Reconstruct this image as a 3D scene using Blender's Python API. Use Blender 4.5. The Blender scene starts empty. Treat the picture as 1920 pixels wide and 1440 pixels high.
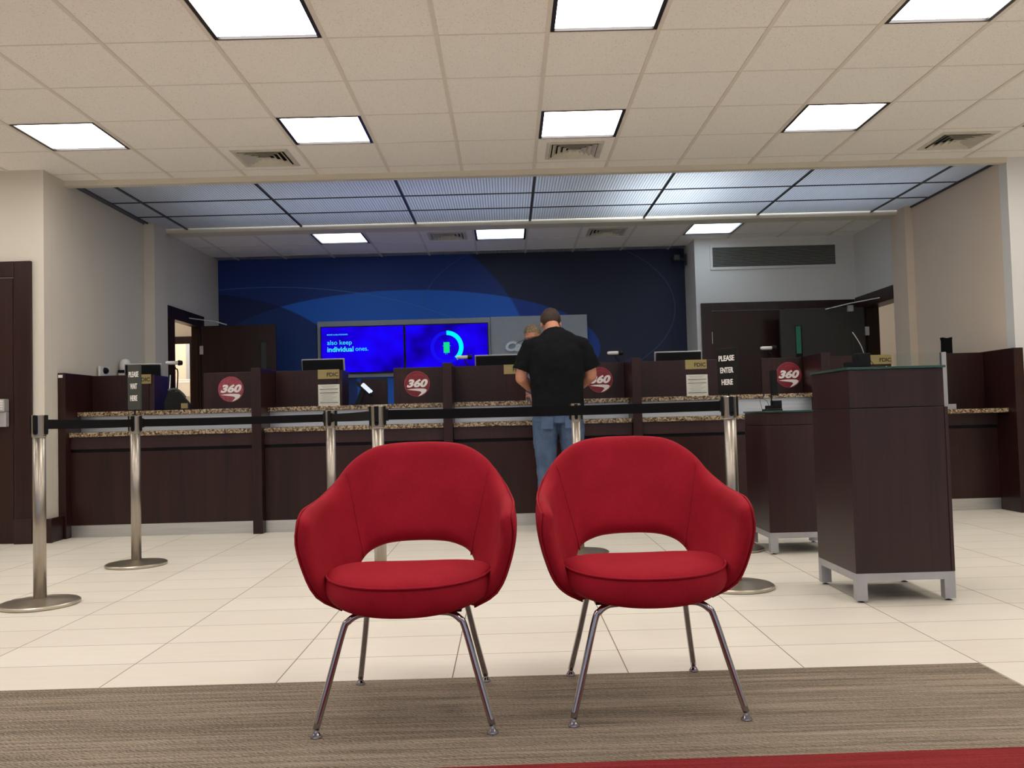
import bpy, bmesh, math, random
from mathutils import Vector, Matrix, noise
random.seed(7)
S = bpy.context.scene
COL = S.collection
PI = math.pi

# ------------------------------------------------------------------ camera
CAM_H = 0.8921
yaw, pitch, roll, FPX = 0.0055588, 0.0388342, -0.0270330, 1637.8
cy_, sy_, cp_, sp_ = math.cos(yaw), math.sin(yaw), math.cos(pitch), math.sin(pitch)
fw = Vector((sy_*cp_, cy_*cp_, sp_)); rt = Vector((cy_, -sy_, 0)); up = rt.cross(fw)
cr, sr = math.cos(roll), math.sin(roll)
rt, up = rt*cr + up*sr, -rt*sr + up*cr
cam_data = bpy.data.cameras.new('camera'); cam = bpy.data.objects.new('camera', cam_data); COL.objects.link(cam)
cam_data.sensor_width = 36; cam_data.lens = FPX/1920*36; cam_data.clip_start = 0.05; cam_data.clip_end = 100
M = Matrix((rt, up, -fw)).transposed().to_4x4(); M.translation = Vector((0, 0, CAM_H)); cam.matrix_world = M
S.camera = cam

# ------------------------------------------------------------------ world, exposure
W = bpy.data.worlds.new('world'); S.world = W; W.use_nodes = True
W.node_tree.nodes['Background'].inputs[0].default_value = (0.62, 0.78, 1.0, 1)
W.node_tree.nodes['Background'].inputs[1].default_value = .75
S.view_settings.view_transform = 'Standard'; S.view_settings.look = 'None'
S.view_settings.gamma = 1; S.view_settings.use_curve_mapping = False
S.view_settings.exposure = 0.12
S.cycles.use_denoising = True
S.cycles.max_bounces = 10; S.cycles.diffuse_bounces = 6; S.cycles.glossy_bounces = 5
S.cycles.sample_clamp_indirect = 6
S.cycles.caustics_reflective = False; S.cycles.caustics_refractive = False

LIGHT_MAIN = 12.0      # emission of the big troffers
LIGHT_BACK = 3.4

# ------------------------------------------------------------------ helpers: materials
def lin(c):
    return tuple(((x/255)/12.92 if x/255 <= .04045 else ((x/255+.055)/1.055)**2.4) for x in c)
class NT:
    def __init__(s, name):
        s.m = bpy.data.materials.new(name); s.m.use_nodes = True; s.t = s.m.node_tree; s.n = s.t.nodes
        s.b = s.n['Principled BSDF']; s.out = s.n['Material Output']
    def add(s, t, **k):
        x = s.n.new(t)
        for a, v in k.items(): setattr(x, a, v)
        return x
    def link(s, a, b): s.t.links.new(a, b)
    def val(s, node, i, v): node.inputs[i].default_value = v
    def pos(s, scale=(1, 1, 1), obj=False, rot=(0, 0, 0)):
        if obj: src = s.add('ShaderNodeTexCoord').outputs['Object']
        else: src = s.add('ShaderNodeNewGeometry').outputs['Position']
        mp = s.add('ShaderNodeMapping'); s.link(src, mp.inputs[0]); mp.inputs['Scale'].default_value = scale
        mp.inputs['Rotation'].default_value = rot
        return mp.outputs[0]
    def noise(s, vec, scale=5, detail=2, rough=.5):
        x = s.add('ShaderNodeTexNoise'); s.link(vec, x.inputs['Vector']); x.inputs['Scale'].default_value = scale
        x.inputs['Detail'].default_value = detail; x.inputs['Roughness'].default_value = rough
        return x.outputs['Fac']
    def ramp(s, fac, stops):
        r = s.add('ShaderNodeValToRGB'); s.link(fac, r.inputs[0]); e = r.color_ramp.elements
        while len(e) < len(stops): e.new(.5)
        for q, (p, c) in zip(e, stops): q.position = p; q.color = (*c, 1)
        return r.outputs[0]
    def mix(s, fac, a, b, mode='MIX'):
        x = s.add('ShaderNodeMix', data_type='RGBA', blend_type=mode)
        for i, v in ((0, fac), (6, a), (7, b)):
            if hasattr(v, 'links'): s.link(v, x.inputs[i])
            elif isinstance(v, (int, float)): x.inputs[i].default_value = v
            else: x.inputs[i].default_value = (*v, 1)
        return x.outputs[2]
    def math(s, op, a, b=0.0, c=0.0):
        x = s.add('ShaderNodeMath', operation=op)
        for i, v in enumerate((a, b, c)):
            if hasattr(v, 'links'): s.link(v, x.inputs[i])
            else: x.inputs[i].default_value = v
        return x.outputs[0]
    def bump(s, h, strength=.2, dist=.01):
        x = s.add('ShaderNodeBump'); s.link(h, x.inputs['Height']); x.inputs['Strength'].default_value = strength
        x.inputs['Distance'].default_value = dist; s.link(x.outputs[0], s.b.inputs['Normal'])
    def base(s, v):
        if hasattr(v, 'links'): s.link(v, s.b.inputs['Base Color'])
        else: s.b.inputs['Base Color'].default_value = (*v, 1)
    def set(s, **k):
        for a, v in k.items(): s.b.inputs[a.replace('_', ' ')].default_value = v
def plain(name, rgb, rough=.5, metal=0, var=.06, scale=12, bump=0, emit=None, estr=0, spec=.5, **kw):
    n = NT(name); c = lin(rgb); f = n.noise(n.pos(obj=True), scale, 3)
    lo = tuple(x*(1-var) for x in c); hi = tuple(min(1, x*(1+var)) for x in c)
    n.base(n.ramp(f, [(.3, lo), (.7, hi)])); n.set(Roughness=rough, Metallic=metal)
    n.b.inputs['Specular IOR Level'].default_value = spec
    if bump: n.bump(n.noise(n.pos(obj=True), scale*25, 3), bump, .002)
    if emit: n.b.inputs['Emission Color'].default_value = (*lin(emit), 1); n.b.inputs['Emission Strength'].default_value = estr
    for a, v in kw.items(): n.b.inputs[a.replace('_', ' ')].default_value = v
    return n.m
def emitter(name, rgb, strength):
    n = NT(name); n.n.remove(n.b); e = n.add('ShaderNodeEmission'); e.inputs[0].default_value = (*lin(rgb), 1)
    e.inputs[1].default_value = strength; n.link(e.outputs[0], n.out.inputs[0]); return n.m
def wood(name, dark, light, rough=.32, spec=.5):
    n = NT(name); p = n.pos((1, 1, 1))
    g = n.noise(n.pos((55, 55, 1.6)), 1, 4, .6); g2 = n.noise(n.pos((9, 9, .5)), 1, 2)
    f = n.math('ADD', n.math('MULTIPLY', g, .55), n.math('MULTIPLY', g2, .45))
    n.base(n.ramp(f, [(.35, lin(dark)), (.65, lin(light))])); n.set(Roughness=rough)
    n.b.inputs['Specular IOR Level'].default_value = spec
    n.bump(g, .04, .002); return n.m
def brushed(name, rgb, rough=.3, stretch=(3, 3, 180), metal=1.0):
    n = NT(name); f = n.noise(n.pos(stretch, obj=True), 1, 3)
    c = lin(rgb); n.base(n.ramp(f, [(.3, tuple(x*.88 for x in c)), (.7, tuple(min(1, x*1.08) for x in c))]))
    r = n.math('MULTIPLY_ADD', f, .12, rough-.06); n.link(r, n.b.inputs['Roughness']); n.set(Metallic=metal); return n.m

MT = {}
MT['wood'] = wood('dark_cherry_laminate', (30, 13, 11), (50, 24, 20), .34, .35)
MT['wood_purple'] = wood('dark_mahogany_laminate', (36, 17, 18), (52, 28, 28), .38, .4)
MT['door'] = wood('door_veneer', (36, 16, 12), (52, 25, 19), .4, .35)
MT['door_dark'] = plain('charcoal_door_paint', (44, 41, 37), .5)
MT['wall'] = plain('cream_wall_paint', (214, 208, 196), .85, var=.015, scale=2, bump=.03)
MT['wall_white'] = plain('white_wall_paint', (222, 222, 220), .85, var=.015, scale=2, bump=.03)
MT['wall_tan'] = plain('tan_wall_paint', (224, 208, 188), .85, var=.015, scale=2, bump=.03)
MT['trim'] = plain('cream_trim_paint', (215, 208, 192), .6, var=.01)
MT['chrome'] = plain('chrome', (168, 164, 168), .07, 1, var=.01)
MT['steel'] = brushed('brushed_steel', (168, 161, 151), .36, (160, 160, 3))
MT['steel_disc'] = brushed('brushed_steel_disc', (198, 189, 174), .34, (12, 12, 12))
MT['alu'] = brushed('brushed_aluminium_strip', (205, 208, 210), .42, (1, 1, 120))
MT['kick'] = brushed('kick_plate_aluminium', (206, 205, 201), .42, (2, 2, 140))
MT['grey_metal'] = plain('silver_grey_powder_coat', (168, 168, 172), .45, .3)
MT['black'] = plain('black_plastic', (11, 11, 12), .5, spec=.25)
MT['black_soft'] = plain('black_webbing', (12, 12, 14), .8, spec=.15, bump=.1, scale=40)
MT['dark_grey'] = plain('dark_grey_plastic', (58, 62, 58), .5)
MT['white_plastic'] = plain('white_plastic', (225, 224, 220), .4)
MT['silver'] = plain('silver_plastic', (190, 190, 190), .35, .4)
MT['letter_silver'] = plain('pale_silver_letters', (226, 234, 242), .5, var=.01)
MT['gold'] = brushed('brass_plate', (158, 142, 92), .45, (2, 2, 60), .5)
MT['paper'] = plain('notice_paper', (212, 214, 204), .8, var=.02)
MT['ink'] = plain('black_ink', (30, 30, 28), .6)
MT['ink_grey'] = plain('grey_ink', (150, 152, 146), .7)
MT['white_ink'] = plain('white_ink', (235, 232, 230), .6, var=.01)
MT['maroon'] = plain('maroon_decal', (122, 20, 34), .4, var=.08, scale=30)
MT['maroon_light'] = plain('faded_maroon_decal', (150, 62, 78), .5, var=.35, scale=55)
MT['panel_grey'] = plain('grey_metallic_panel', (158, 166, 174), .5, 0, var=.03)
MT['duct_dark'] = plain('dark_duct', (30, 30, 28), .8)
MT['vent_paint'] = plain('vent_enamel', (206, 201, 186), .5)
MT['light_frame'] = plain('dark_fixture_frame', (34, 31, 36), .4)
MT['diffuser'] = emitter('troffer_diffuser', (255, 248, 240), LIGHT_MAIN)
MT['diffuser_back'] = emitter('far_troffer_diffuser', (225, 242, 255), LIGHT_BACK)
MT['grid'] = plain('ceiling_grid_enamel', (228, 221, 210), .6, var=.02)
MT['dark_bar'] = plain('dark_grid_bar', (62, 62, 66), .5)

def m_floor():
    n = NT('cream_floor_tile'); p = n.add('ShaderNodeNewGeometry').outputs['Position']
    sx = n.add('ShaderNodeSeparateXYZ'); n.link(p, sx.inputs[0])
    def line(o, off, pitch, w):
        f = n.math('FRACT', n.math('DIVIDE', n.math('ADD', o, 50*pitch-off), pitch))
        d = n.math('MULTIPLY', n.math('MINIMUM', f, n.math('SUBTRACT', 1.0, f)), pitch)
        return n.math('LESS_THAN', d, w/2)
    gx = line(sx.outputs[0], -1.4359, .6096, .0042); gy = line(sx.outputs[1], 3.3563-.2989*11, .2989, .0038)
    g = n.math('MAXIMUM', gx, n.math('MULTIPLY', gy, .95))
    fine = n.noise(n.pos((2, 14, 2)), 2.2, 4); big = n.noise(n.pos((1, 1, 1)), .9, 2)
    # one random tone for each tile
    cell = n.add('ShaderNodeTexWhiteNoise', noise_dimensions='2D'); cv = n.add('ShaderNodeCombineXYZ')
    n.link(n.math('FLOOR', n.math('DIVIDE', n.math('ADD', sx.outputs[0], 50*.6096+1.4359), .6096)), cv.inputs[0])
    n.link(n.math('FLOOR', n.math('DIVIDE', n.math('ADD', sx.outputs[1], 50*.2989-.0684), .2989)), cv.inputs[1])
    n.link(cv.outputs[0], cell.inputs['Vector'])
    f = n.math('ADD', n.math('MULTIPLY', fine, .6), n.math('MULTIPLY', cell.outputs[0], .4))
    c = n.ramp(f, [(.2, lin((229, 223, 209))), (.8, lin((238, 233, 221)))])
    n.base(n.mix(g, c, lin((128, 114, 92)))); n.set(Roughness=.42)
    n.bump(n.math('SUBTRACT', 1.0, g), .15, .001)
    return n.m
MT['floor'] = m_floor()
def m_ceil():
    n = NT('acoustic_ceiling_tile')
    v = n.add('ShaderNodeTexVoronoi'); n.link(n.pos((1, 1.6, 1)), v.inputs['Vector']); v.inputs['Scale'].default_value = 72
    pit = n.math('LESS_THAN', v.outputs['Distance'], .2)
    on = n.math('GREATER_THAN', n.noise(n.pos(), 140, 1), .53)
    pit = n.math('MULTIPLY', pit, on)
    f = n.noise(n.pos(), 60, 4, .7)
    c = n.ramp(f, [(.3, lin((244, 240, 234))), (.7, lin((250, 247, 242)))])
    n.base(n.mix(n.math('MULTIPLY', pit, .8), c, lin((140, 126, 108)))); n.set(Roughness=.95)
    n.bump(f, .25, .002); return n.m
MT['ceil'] = m_ceil()
MT['ceil_back'] = MT['ceil']
def m_carpet(name, lo, hi, amt=1):
    n = NT(name)
    s1 = n.noise(n.pos((1.6, 62, 1)), 1, 4, .65); s2 = n.noise(n.pos((.5, 9, 1)), 1, 2)
    w = n.add('ShaderNodeTexWave', wave_type='BANDS', bands_direction='DIAGONAL'); n.link(n.pos((1, 2.2, 1)), w.inputs['Vector'])
    w.inputs['Scale'].default_value = 34; w.inputs['Distortion'].default_value = 7; w.inputs['Detail'].default_value = 2
    fz = n.noise(n.pos((1, 1, 1)), 230, 2)
    f = n.math('ADD', n.math('MULTIPLY', s1, .50), n.math('ADD', n.math('MULTIPLY', s2, .17), n.math('ADD', n.math('MULTIPLY', w.outputs['Fac'], .16*amt), n.math('MULTIPLY', fz, .17))))
    n.base(n.ramp(f, [(.40, lin(lo)), (.62, lin(hi))])); n.set(Roughness=.95)
    n.b.inputs['Specular IOR Level'].default_value = .15
    n.bump(n.math('ADD', fz, n.math('MULTIPLY', w.outputs['Fac'], .5)), .5, .003); return n.m
MT['carpet'] = m_carpet('taupe_streaked_carpet', (98, 88, 76), (168, 155, 138))
MT['carpet_red'] = m_carpet('red_carpet', (118, 32, 36), (150, 54, 56), .6)
def m_fabric(name, lo, hi, bump=.35, scale=420):
    n = NT(name); f = n.noise(n.pos(obj=True), scale, 2); g = n.noise(n.pos(obj=True), 9, 2)
    n.base(n.ramp(n.math('ADD', n.math('MULTIPLY', f, .6), n.math('MULTIPLY', g, .4)), [(.35, lin(lo)), (.65, lin(hi))]))
    n.set(Roughness=.85); n.b.inputs['Sheen Weight'].default_value = .12; n.b.inputs['Sheen Roughness'].default_value = .4
    n.b.inputs['Sheen Tint'].default_value = (*lin(hi), 1)
    n.b.inputs['Specular IOR Level'].default_value = .2
    n.bump(f, bump, .001); return n.m
MT['red'] = m_fabric('red_wool_upholstery', (142, 16, 33), (168, 26, 45))
MT['shirt'] = m_fabric('black_cotton', (7, 8, 11), (13, 15, 20), .1)
MT['jeans'] = m_fabric('faded_denim', (58, 76, 104), (92, 112, 142), .3, 260)
MT['blouse'] = m_fabric('lavender_cotton', (120, 124, 165), (140, 144, 185), .1)
MT['skin'] = plain('skin', (196, 138, 112), .55, var=.06, scale=18, Subsurface_Weight=.1)
MT['hair_brown'] = plain('brown_hair', (58, 42, 30), .7, var=.3, scale=90, bump=.4)
MT['hair_blond'] = plain('ash_blond_hair', (140, 122, 96), .6, var=.5, scale=60, bump=.4)
def m_granite():
    n = NT('speckled_granite')
    v = n.add('ShaderNodeTexVoronoi'); n.link(n.pos(), v.inputs['Vector']); v.inputs['Scale'].default_value = 95
    sp = n.add('ShaderNodeSeparateColor'); n.link(v.outputs['Color'], sp.inputs[0])
    f = n.math('ADD', n.math('MULTIPLY', sp.outputs[0], .6), n.math('MULTIPLY', n.noise(n.pos(), 40, 3), .4))
    n.base(n.ramp(f, [(.2, lin((44, 34, 26))), (.4, lin((110, 90, 66))), (.6, lin((150, 130, 100))), (.85, lin((190, 176, 150)))]))
    n.set(Roughness=.22); return n.m
MT['granite'] = m_granite()
def m_ribbed():
    n = NT('ribbed_translucent_acrylic')
    n.n.remove(n.b)
    sx = n.add('ShaderNodeSeparateXYZ'); n.link(n.add('ShaderNodeNewGeometry').outputs['Position'], sx.inputs[0])
    rib = n.math('SINE', n.math('MULTIPLY', sx.outputs[0], 2*PI/.026))
    bmp = n.add('ShaderNodeBump'); n.link(rib, bmp.inputs['Height']); bmp.inputs['Strength'].default_value = .35; bmp.inputs['Distance'].default_value = .004
    c = n.ramp(n.math('MULTIPLY_ADD', rib, .5, .5), [(0, lin((176, 180, 190))), (1, lin((226, 230, 236)))])
    d = n.add('ShaderNodeBsdfDiffuse'); t = n.add('ShaderNodeBsdfTranslucent'); g = n.add('ShaderNodeBsdfGlossy')
    for x in (d, t): n.link(c, x.inputs[0]); n.link(bmp.outputs[0], x.inputs['Normal'])
    g.inputs[0].default_value = (.9, .93, 1, 1); g.inputs['Roughness'].default_value = .3; n.link(bmp.outputs[0], g.inputs['Normal'])
    a = n.add('ShaderNodeMixShader'); a.inputs[0].default_value = .5; n.link(d.outputs[0], a.inputs[1]); n.link(t.outputs[0], a.inputs[2])
    b = n.add('ShaderNodeMixShader'); b.inputs[0].default_value = .18; n.link(a.outputs[0], b.inputs[1]); n.link(g.outputs[0], b.inputs[2])
    n.link(b.outputs[0], n.out.inputs[0]); return n.m
MT['ribbed'] = m_ribbed()
def m_mural():
    n = NT('blue_swoosh_mural')
    sx = n.add('ShaderNodeSeparateXYZ'); n.link(n.add('ShaderNodeNewGeometry').outputs['Position'], sx.inputs[0])
    X, Z = sx.outputs[0], sx.outputs[2]
    def ell(cx, cz, a, b, soft=.01):
        dx = n.math('DIVIDE', n.math('SUBTRACT', X, cx), a); dz = n.math('DIVIDE', n.math('SUBTRACT', Z, cz), b)
        r = n.math('SQRT', n.math('ADD', n.math('MULTIPLY', dx, dx), n.math('MULTIPLY', dz, dz)))
        return r
    def inside(r, soft=.006):
        mr = n.add('ShaderNodeMapRange'); n.link(r, mr.inputs[0]); mr.inputs[1].default_value = 1-soft; mr.inputs[2].default_value = 1+soft
        mr.inputs[3].default_value = 1; mr.inputs[4].default_value = 0; return mr.outputs[0]
    def ring(r, w=.006):
        return n.math('LESS_THAN', n.math('ABSOLUTE', n.math('SUBTRACT', r, 1.0)), w)
    A = inside(ell(-1.3, 1.76, 2.5, .80)); B = inside(ell(-2.6, 1.6, 2.9, 2.1))
    D = inside(ell(-3.9, 1.3, 2.0, 1.27))
    L1 = ring(ell(-3.1, .9, 3.6, 1.74), .0035); L2 = ring(ell(.55, 2.25, 1.62, .95), .006)
    navy = lin((22, 32, 62)); mid = lin((20, 54, 130)); bright = lin((24, 106, 215)); inA = lin((18, 62, 155))
    c = n.mix(B, navy, mid); brightB = n.mix(B, inA, bright)
    c = n.mix(A, c, brightB); c = n.mix(n.math('MULTIPLY', D, .8), c, lin((14, 32, 82)))
    c = n.mix(n.math('MULTIPLY', L1, .5), c, lin((70, 130, 210))); c = n.mix(n.math('MULTIPLY', L2, .3), c, lin((80, 100, 150)))
    n.base(c); n.set(Roughness=.6); return n.m
MT['mural'] = m_mural()
def m_screen():
    n = NT('screen_picture'); n.n.remove(n.b)
    f = n.noise(n.pos((1.5, 1, 1.7)), 1.6, 2)
    c = n.ramp(f, [(.3, lin((12, 0, 105))), (.55, lin((22, 0, 205))), (.75, lin((20, 6, 235)))])
    e = n.add('ShaderNodeEmission'); n.link(c, e.inputs[0]); e.inputs[1].default_value = 1.25; n.link(e.outputs[0], n.out.inputs[0]); return n.m
MT['screen'] = m_screen()
MT['screen_cyan'] = emitter('screen_cyan', (60, 215, 245), 1.1)
MT['screen_ring'] = emitter('screen_ring_cyan', (0, 235, 250), 1.1)
MT['screen_ring_dim'] = emitter('screen_ring_dim', (20, 14, 222), 1.1)
MT['screen_green'] = emitter('screen_green', (20, 205, 130), 1.1)
MT['screen_white'] = emitter('lit_tablet_screen', (225, 235, 250), 1.0)
def m_glass(name, tint, rough=.02):
    n = NT(name); n.n.remove(n.b); t = n.add('ShaderNodeBsdfTransparent'); g = n.add('ShaderNodeBsdfGlossy')
    t.inputs[0].default_value = (*tint, 1); g.inputs['Roughness'].default_value = rough
    fr = n.add('ShaderNodeFresnel'); fr.inputs[0].default_value = 1.45
    m = n.add('ShaderNodeMixShader'); n.link(fr.outputs[0], m.inputs[0]); n.link(t.outputs[0], m.inputs[1]); n.link(g.outputs[0], m.inputs[2])
    n.link(m.outputs[0], n.out.inputs[0]); return n.m
MT['glass'] = m_glass('clear_glass', (.93, .96, .95))
MT['green_glass'] = plain('green_edge_glass', (52, 86, 76), .08, var=.1, Transmission_Weight=.25, IOR=1.45)
MT['pane_green'] = emitter('glowing_green_pane', (62, 120, 96), .3)  # door pane glows by itself, in place of light through the glass

# ------------------------------------------------------------------ helpers: geometry
def obj(name, bm, mat, parent=None, smooth=False, bevel=0, sub=0, loc=None):
    me = bpy.data.meshes.new(name); bmesh.ops.recalc_face_normals(bm, faces=bm.faces); bm.to_mesh(me); bm.free()
    if smooth:
        for p in me.polygons: p.use_smooth = True
    me.materials.append(MT[mat] if isinstance(mat, str) else mat)
    o = bpy.data.objects.new(name, me); COL.objects.link(o)
    if parent: o.parent = parent
    if loc: o.location = loc
    if bevel:
        b = o.modifiers.new('bevel', 'BEVEL'); b.width = bevel; b.segments = 2; b.limit_method = 'ANGLE'
    if sub:
        s = o.modifiers.new('subsurf', 'SUBSURF'); s.levels = sub; s.render_levels = sub
    return o
def BM(): return bmesh.new()
def box(bm, x0, x1, y0, y1, z0, z1):
    v = [bm.verts.new((x, y, z)) for z in (z0, z1) for y in (y0, y1) for x in (x0, x1)]
    for f in ((0, 1, 3, 2), (4, 6, 7, 5), (0, 4, 5, 1), (2, 3, 7, 6), (0, 2, 6, 4), (1, 5, 7, 3)): bm.faces.new([v[i] for i in f])
    return v
def bxs(*bs):
    bm = BM()
    for b in bs: box(bm, *b)
    return bm
def lathe(bm, prof, c=(0, 0, 0), n=32, axis='z'):
    rings = []
    for r, z in prof:
        ring = []
        if r < 1e-6:
            p = (0, 0, z); ring = [p]
        else: ring = [(r*math.cos(2*PI*i/n), r*math.sin(2*PI*i/n), z) for i in range(n)]
        out = []
        for p in ring:
            if axis == 'x': p = (p[2], p[0], p[1])
            if axis == 'y': p = (p[0], p[2], p[1])
            out.append(bm.verts.new(Vector(p)+Vector(c)))
        rings.append(out)
    for a, b in zip(rings, rings[1:]):
        for i in range(n):
            j = (i+1) % n
            if len(a) == 1 and len(b) == 1: continue
            if len(a) == 1: bm.faces.new((a[0], b[i], b[j]))
            elif len(b) == 1: bm.faces.new((a[i], a[j], b[0]))
            else: bm.faces.new((a[i], a[j], b[j], b[i]))
    if len(rings[0]) > 1: bm.faces.new(rings[0])
    if len(rings[-1]) > 1: bm.faces.new(rings[-1])
def smoothpath(pts, k=6):
    P = [Vector(p) for p in pts]; P = [P[0]*2-P[1]] + P + [P[-1]*2-P[-2]]; out = []
    for i in range(1, len(P)-2):
        for s in range(k):
            t = s/k; a, b, c, d = P[i-1:i+3]
            out.append(.5*((2*b)+(c-a)*t+(2*a-5*b+4*c-d)*t*t+(3*b-a-3*c+d)*t**3))
    out.append(P[-2]); return out
def tube(bm, pts, r, n=10, closed=False):
    """round tube along pts; r is a number or one per point"""
    P = [Vector(p) for p in pts]; m = len(P); R = r if isinstance(r, (list, tuple)) else [r]*m
    rings = []; prev = None
    for i, p in enumerate(P):
        if closed: d = P[(i+1) % m]-P[i-1]
        else: d = P[min(i+1, m-1)]-P[max(i-1, 0)]
        d.normalize()
        if prev is None: u = d.orthogonal().normalized()
        else:
            u = prev-d*prev.dot(d); u.normalize()
        prev = u; w = d.cross(u)
        rings.append([bm.verts.new(p+(u*math.cos(2*PI*k/n)+w*math.sin(2*PI*k/n))*R[i]) for k in range(n)])
    L = list(zip(rings, rings[1:]))
    if closed: L.append((rings[-1], rings[0]))
    for a, b in L:
        for k in range(n): bm.faces.new((a[k], a[(k+1) % n], b[(k+1) % n], b[k]))
    if not closed: bm.faces.new(rings[0]); bm.faces.new(rings[-1])
def loft(bm, secs, side=(1, 0, 0), n=20, round_ends=True):
    """secs: (point, half width along side, half depth); closed elliptical tube with domed ends"""
    side = Vector(side); P = [Vector(s[0]) for s in secs]; m = len(P); rings = []
    for i in range(m):
        d = (P[min(i+1, m-1)]-P[max(i-1, 0)]).normalized()
        u = (side-d*side.dot(d)).normalized(); w = d.cross(u); a, b = secs[i][1], secs[i][2]
        def ring(c, s): return [bm.verts.new(c+u*math.cos(2*PI*k/n)*a*s+w*math.sin(2*PI*k/n)*b*s) for k in range(n)]
        if i == 0 and round_ends:
            for q in (.25, .6, .87): rings.append(ring(P[i]-d*min(a, b)*math.sqrt(1-q*q)*.9, q))
        rings.append(ring(P[i], 1))
        if i == m-1 and round_ends:
            for q in (.87, .6, .25): rings.append(ring(P[i]+d*min(a, b)*math.sqrt(1-q*q)*.9, q))
    for a, b in zip(rings, rings[1:]):
        for k in range(n): bm.faces.new((a[k], a[(k+1) % n], b[(k+1) % n], b[k]))
    bm.faces.new(rings[0]); bm.faces.new(rings[-1])
def ball(bm, c, r, n=16):
    m = Matrix.Translation(Vector(c)) @ Matrix.Diagonal((*r, 1)) if isinstance(r, tuple) else Matrix.Translation(Vector(c)) @ Matrix.Scale(r, 4)
    bmesh.ops.create_uvsphere(bm, u_segments=n, v_segments=n//2+2, radius=1, matrix=m)
def prism(bm, pts, y0, y1):
    a = [bm.verts.new((x, y0, z)) for x, z in pts]; b = [bm.verts.new((x, y1, z)) for x, z in pts]
    bm.faces.new(a); bm.faces.new(b[::-1])
    for i in range(len(pts)): j = (i+1) % len(pts); bm.faces.new((a[i], a[j], b[j], b[i]))
def rodbox(bm, p0, p1, w, t, upv=(0, 0, 1)):
    p0, p1 = Vector(p0), Vector(p1); d = (p1-p0).normalized(); s = d.cross(Vector(upv)).normalized(); u = s.cross(d)
    vs = [bm.verts.new(p+s*a*w/2+u*b*t/2) for p in (p0, p1) for a, b in ((-1, -1), (1, -1), (1, 1), (-1, 1))]
    bm.faces.new(vs[:4]); bm.faces.new(vs[4:])
    for i in range(4): j = (i+1) % 4; bm.faces.new((vs[i], vs[j], vs[4+j], vs[4+i]))
def text_bm(s, size, depth=.002, sx=1, offset=0, shear=0, spacing=1):
    """lettering standing in the x-z plane, facing -y, centred on the origin, as mesh"""
    cu = bpy.data.curves.new('lettering', 'FONT'); cu.body = s; cu.size = size; cu.extrude = depth/2; cu.offset = offset; cu.shear = shear
    cu.space_character = spacing; cu.resolution_u = 3
    o = bpy.data.objects.new('lettering', cu); COL.objects.link(o)
    dg = bpy.context.evaluated_depsgraph_get(); me = bpy.data.meshes.new_from_object(o.evaluated_get(dg))
    bm = BM(); bm.from_mesh(me); bpy.data.objects.remove(o); bpy.data.meshes.remove(me); bpy.data.curves.remove(cu)
    xs = [v.co.x for v in bm.verts]; ys = [v.co.y for v in bm.verts]; cx, cy = (min(xs)+max(xs))/2, (min(ys)+max(ys))/2
    for v in bm.verts: v.co = Vector(((v.co.x-cx)*sx, -v.co.z, v.co.y-cy))
    return bm, (max(xs)-min(xs))*sx, max(ys)-min(ys)
def text(name, s, mat, parent, loc, size=None, width=None, height=None, **k):
    bm, w, h = text_bm(s, 1.0, depth=.002, **k)
    fx = fz = 1
    if width: fx = width/w; fz = fx
    if height: fz = height/h; fx = fz if not width else fx
    for v in bm.verts: v.co.x *= fx; v.co.z *= fz
    return obj(name, bm, mat, parent, loc=loc)
def tag(o, label, cat, group=None):
    o['label'] = label; o['category'] = cat
    if group: o['group'] = group
    return o
def thing(name, label, cat, loc=(0, 0, 0), rz=0, group=None):
    o = bpy.data.objects.new(name, None); COL.objects.link(o); o.location = loc; o.rotation_euler = (0, 0, rz); o.empty_display_size = .05
    return tag(o, label, cat, group)
def struct(name, bm, mat, parent=None, **k):
    o = obj(name, bm, mat, parent, **k)
    if not parent: o['kind'] = 'structure'
    return o
def dup(root, label, loc=None, rz=None, group=None):
    r = root.copy(); COL.objects.link(r); r['label'] = label
    if loc is not None: r.location = loc
    if rz is not None: r.rotation_euler = (0, 0, rz)
    if group: r['group'] = group
    for ch in list(root.children):
        c = ch.copy(); COL.objects.link(c); c.parent = r
        for g in list(ch.children):
            d = g.copy(); COL.objects.link(d); d.parent = c
    return r
ORD = ['first', 'second', 'third', 'fourth', 'fifth', 'sixth', 'seventh', 'eighth', 'ninth']

# ------------------------------------------------------------------ room shell
H = 2.997; CX = -2.1648; CYY = 4.7075; T = .6096
XL, XR = -3.70, 4.30
struct('floor', bxs((-7, 7.5, -3.5, 15, -.1, 0)), 'floor')
# light and vent cells of the main ceiling (column, row) in the 0.61 m grid
lights = [(c, r) for r in (2, -1, -4, -7) for c in (-5, -2, 1, 4, 7, 10)]
lights = [(c, r) for c, r in lights if -6.4 < CX+T*c < 6.4]
vents = [(0, 3), (4, 3), (9, 3)]
holes = set(lights)
def tile_ring(bm, x0, x1, y0, y1, z):
    """a tile with the square hole of an air vent"""
    cx, cy, a = (x0+x1)/2, (y0+y1)/2, .185
    for b in ((x0, x1, y0, cy-a), (x0, x1, cy+a, y1), (x0, cx-a, cy-a, cy+a), (cx+a, x1, cy-a, cy+a)): box(bm, *b, z, z+.015)
bm = BM(); bg = BM()
for i in range(-7, 16):
    for j in range(-13, 5):
        x0, y0 = CX+T*i, CYY+T*j; x1, y1 = x0+T, y0+T
        if j == 4: y1 = 7.35
        if (i, j) in holes: continue
        if (i, j) in vents: tile_ring(bm, x0, x1, y0, y1, H); continue
        box(bm, x0, x1, y0, y1, H, H+.015)
struct('ceiling', bm, 'ceil')
w = .012
for i in range(-7, 17): box(bg, CX+T*i-w, CX+T*i+w, -3.2, 7.34, H-.006, H-.0002)
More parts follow.
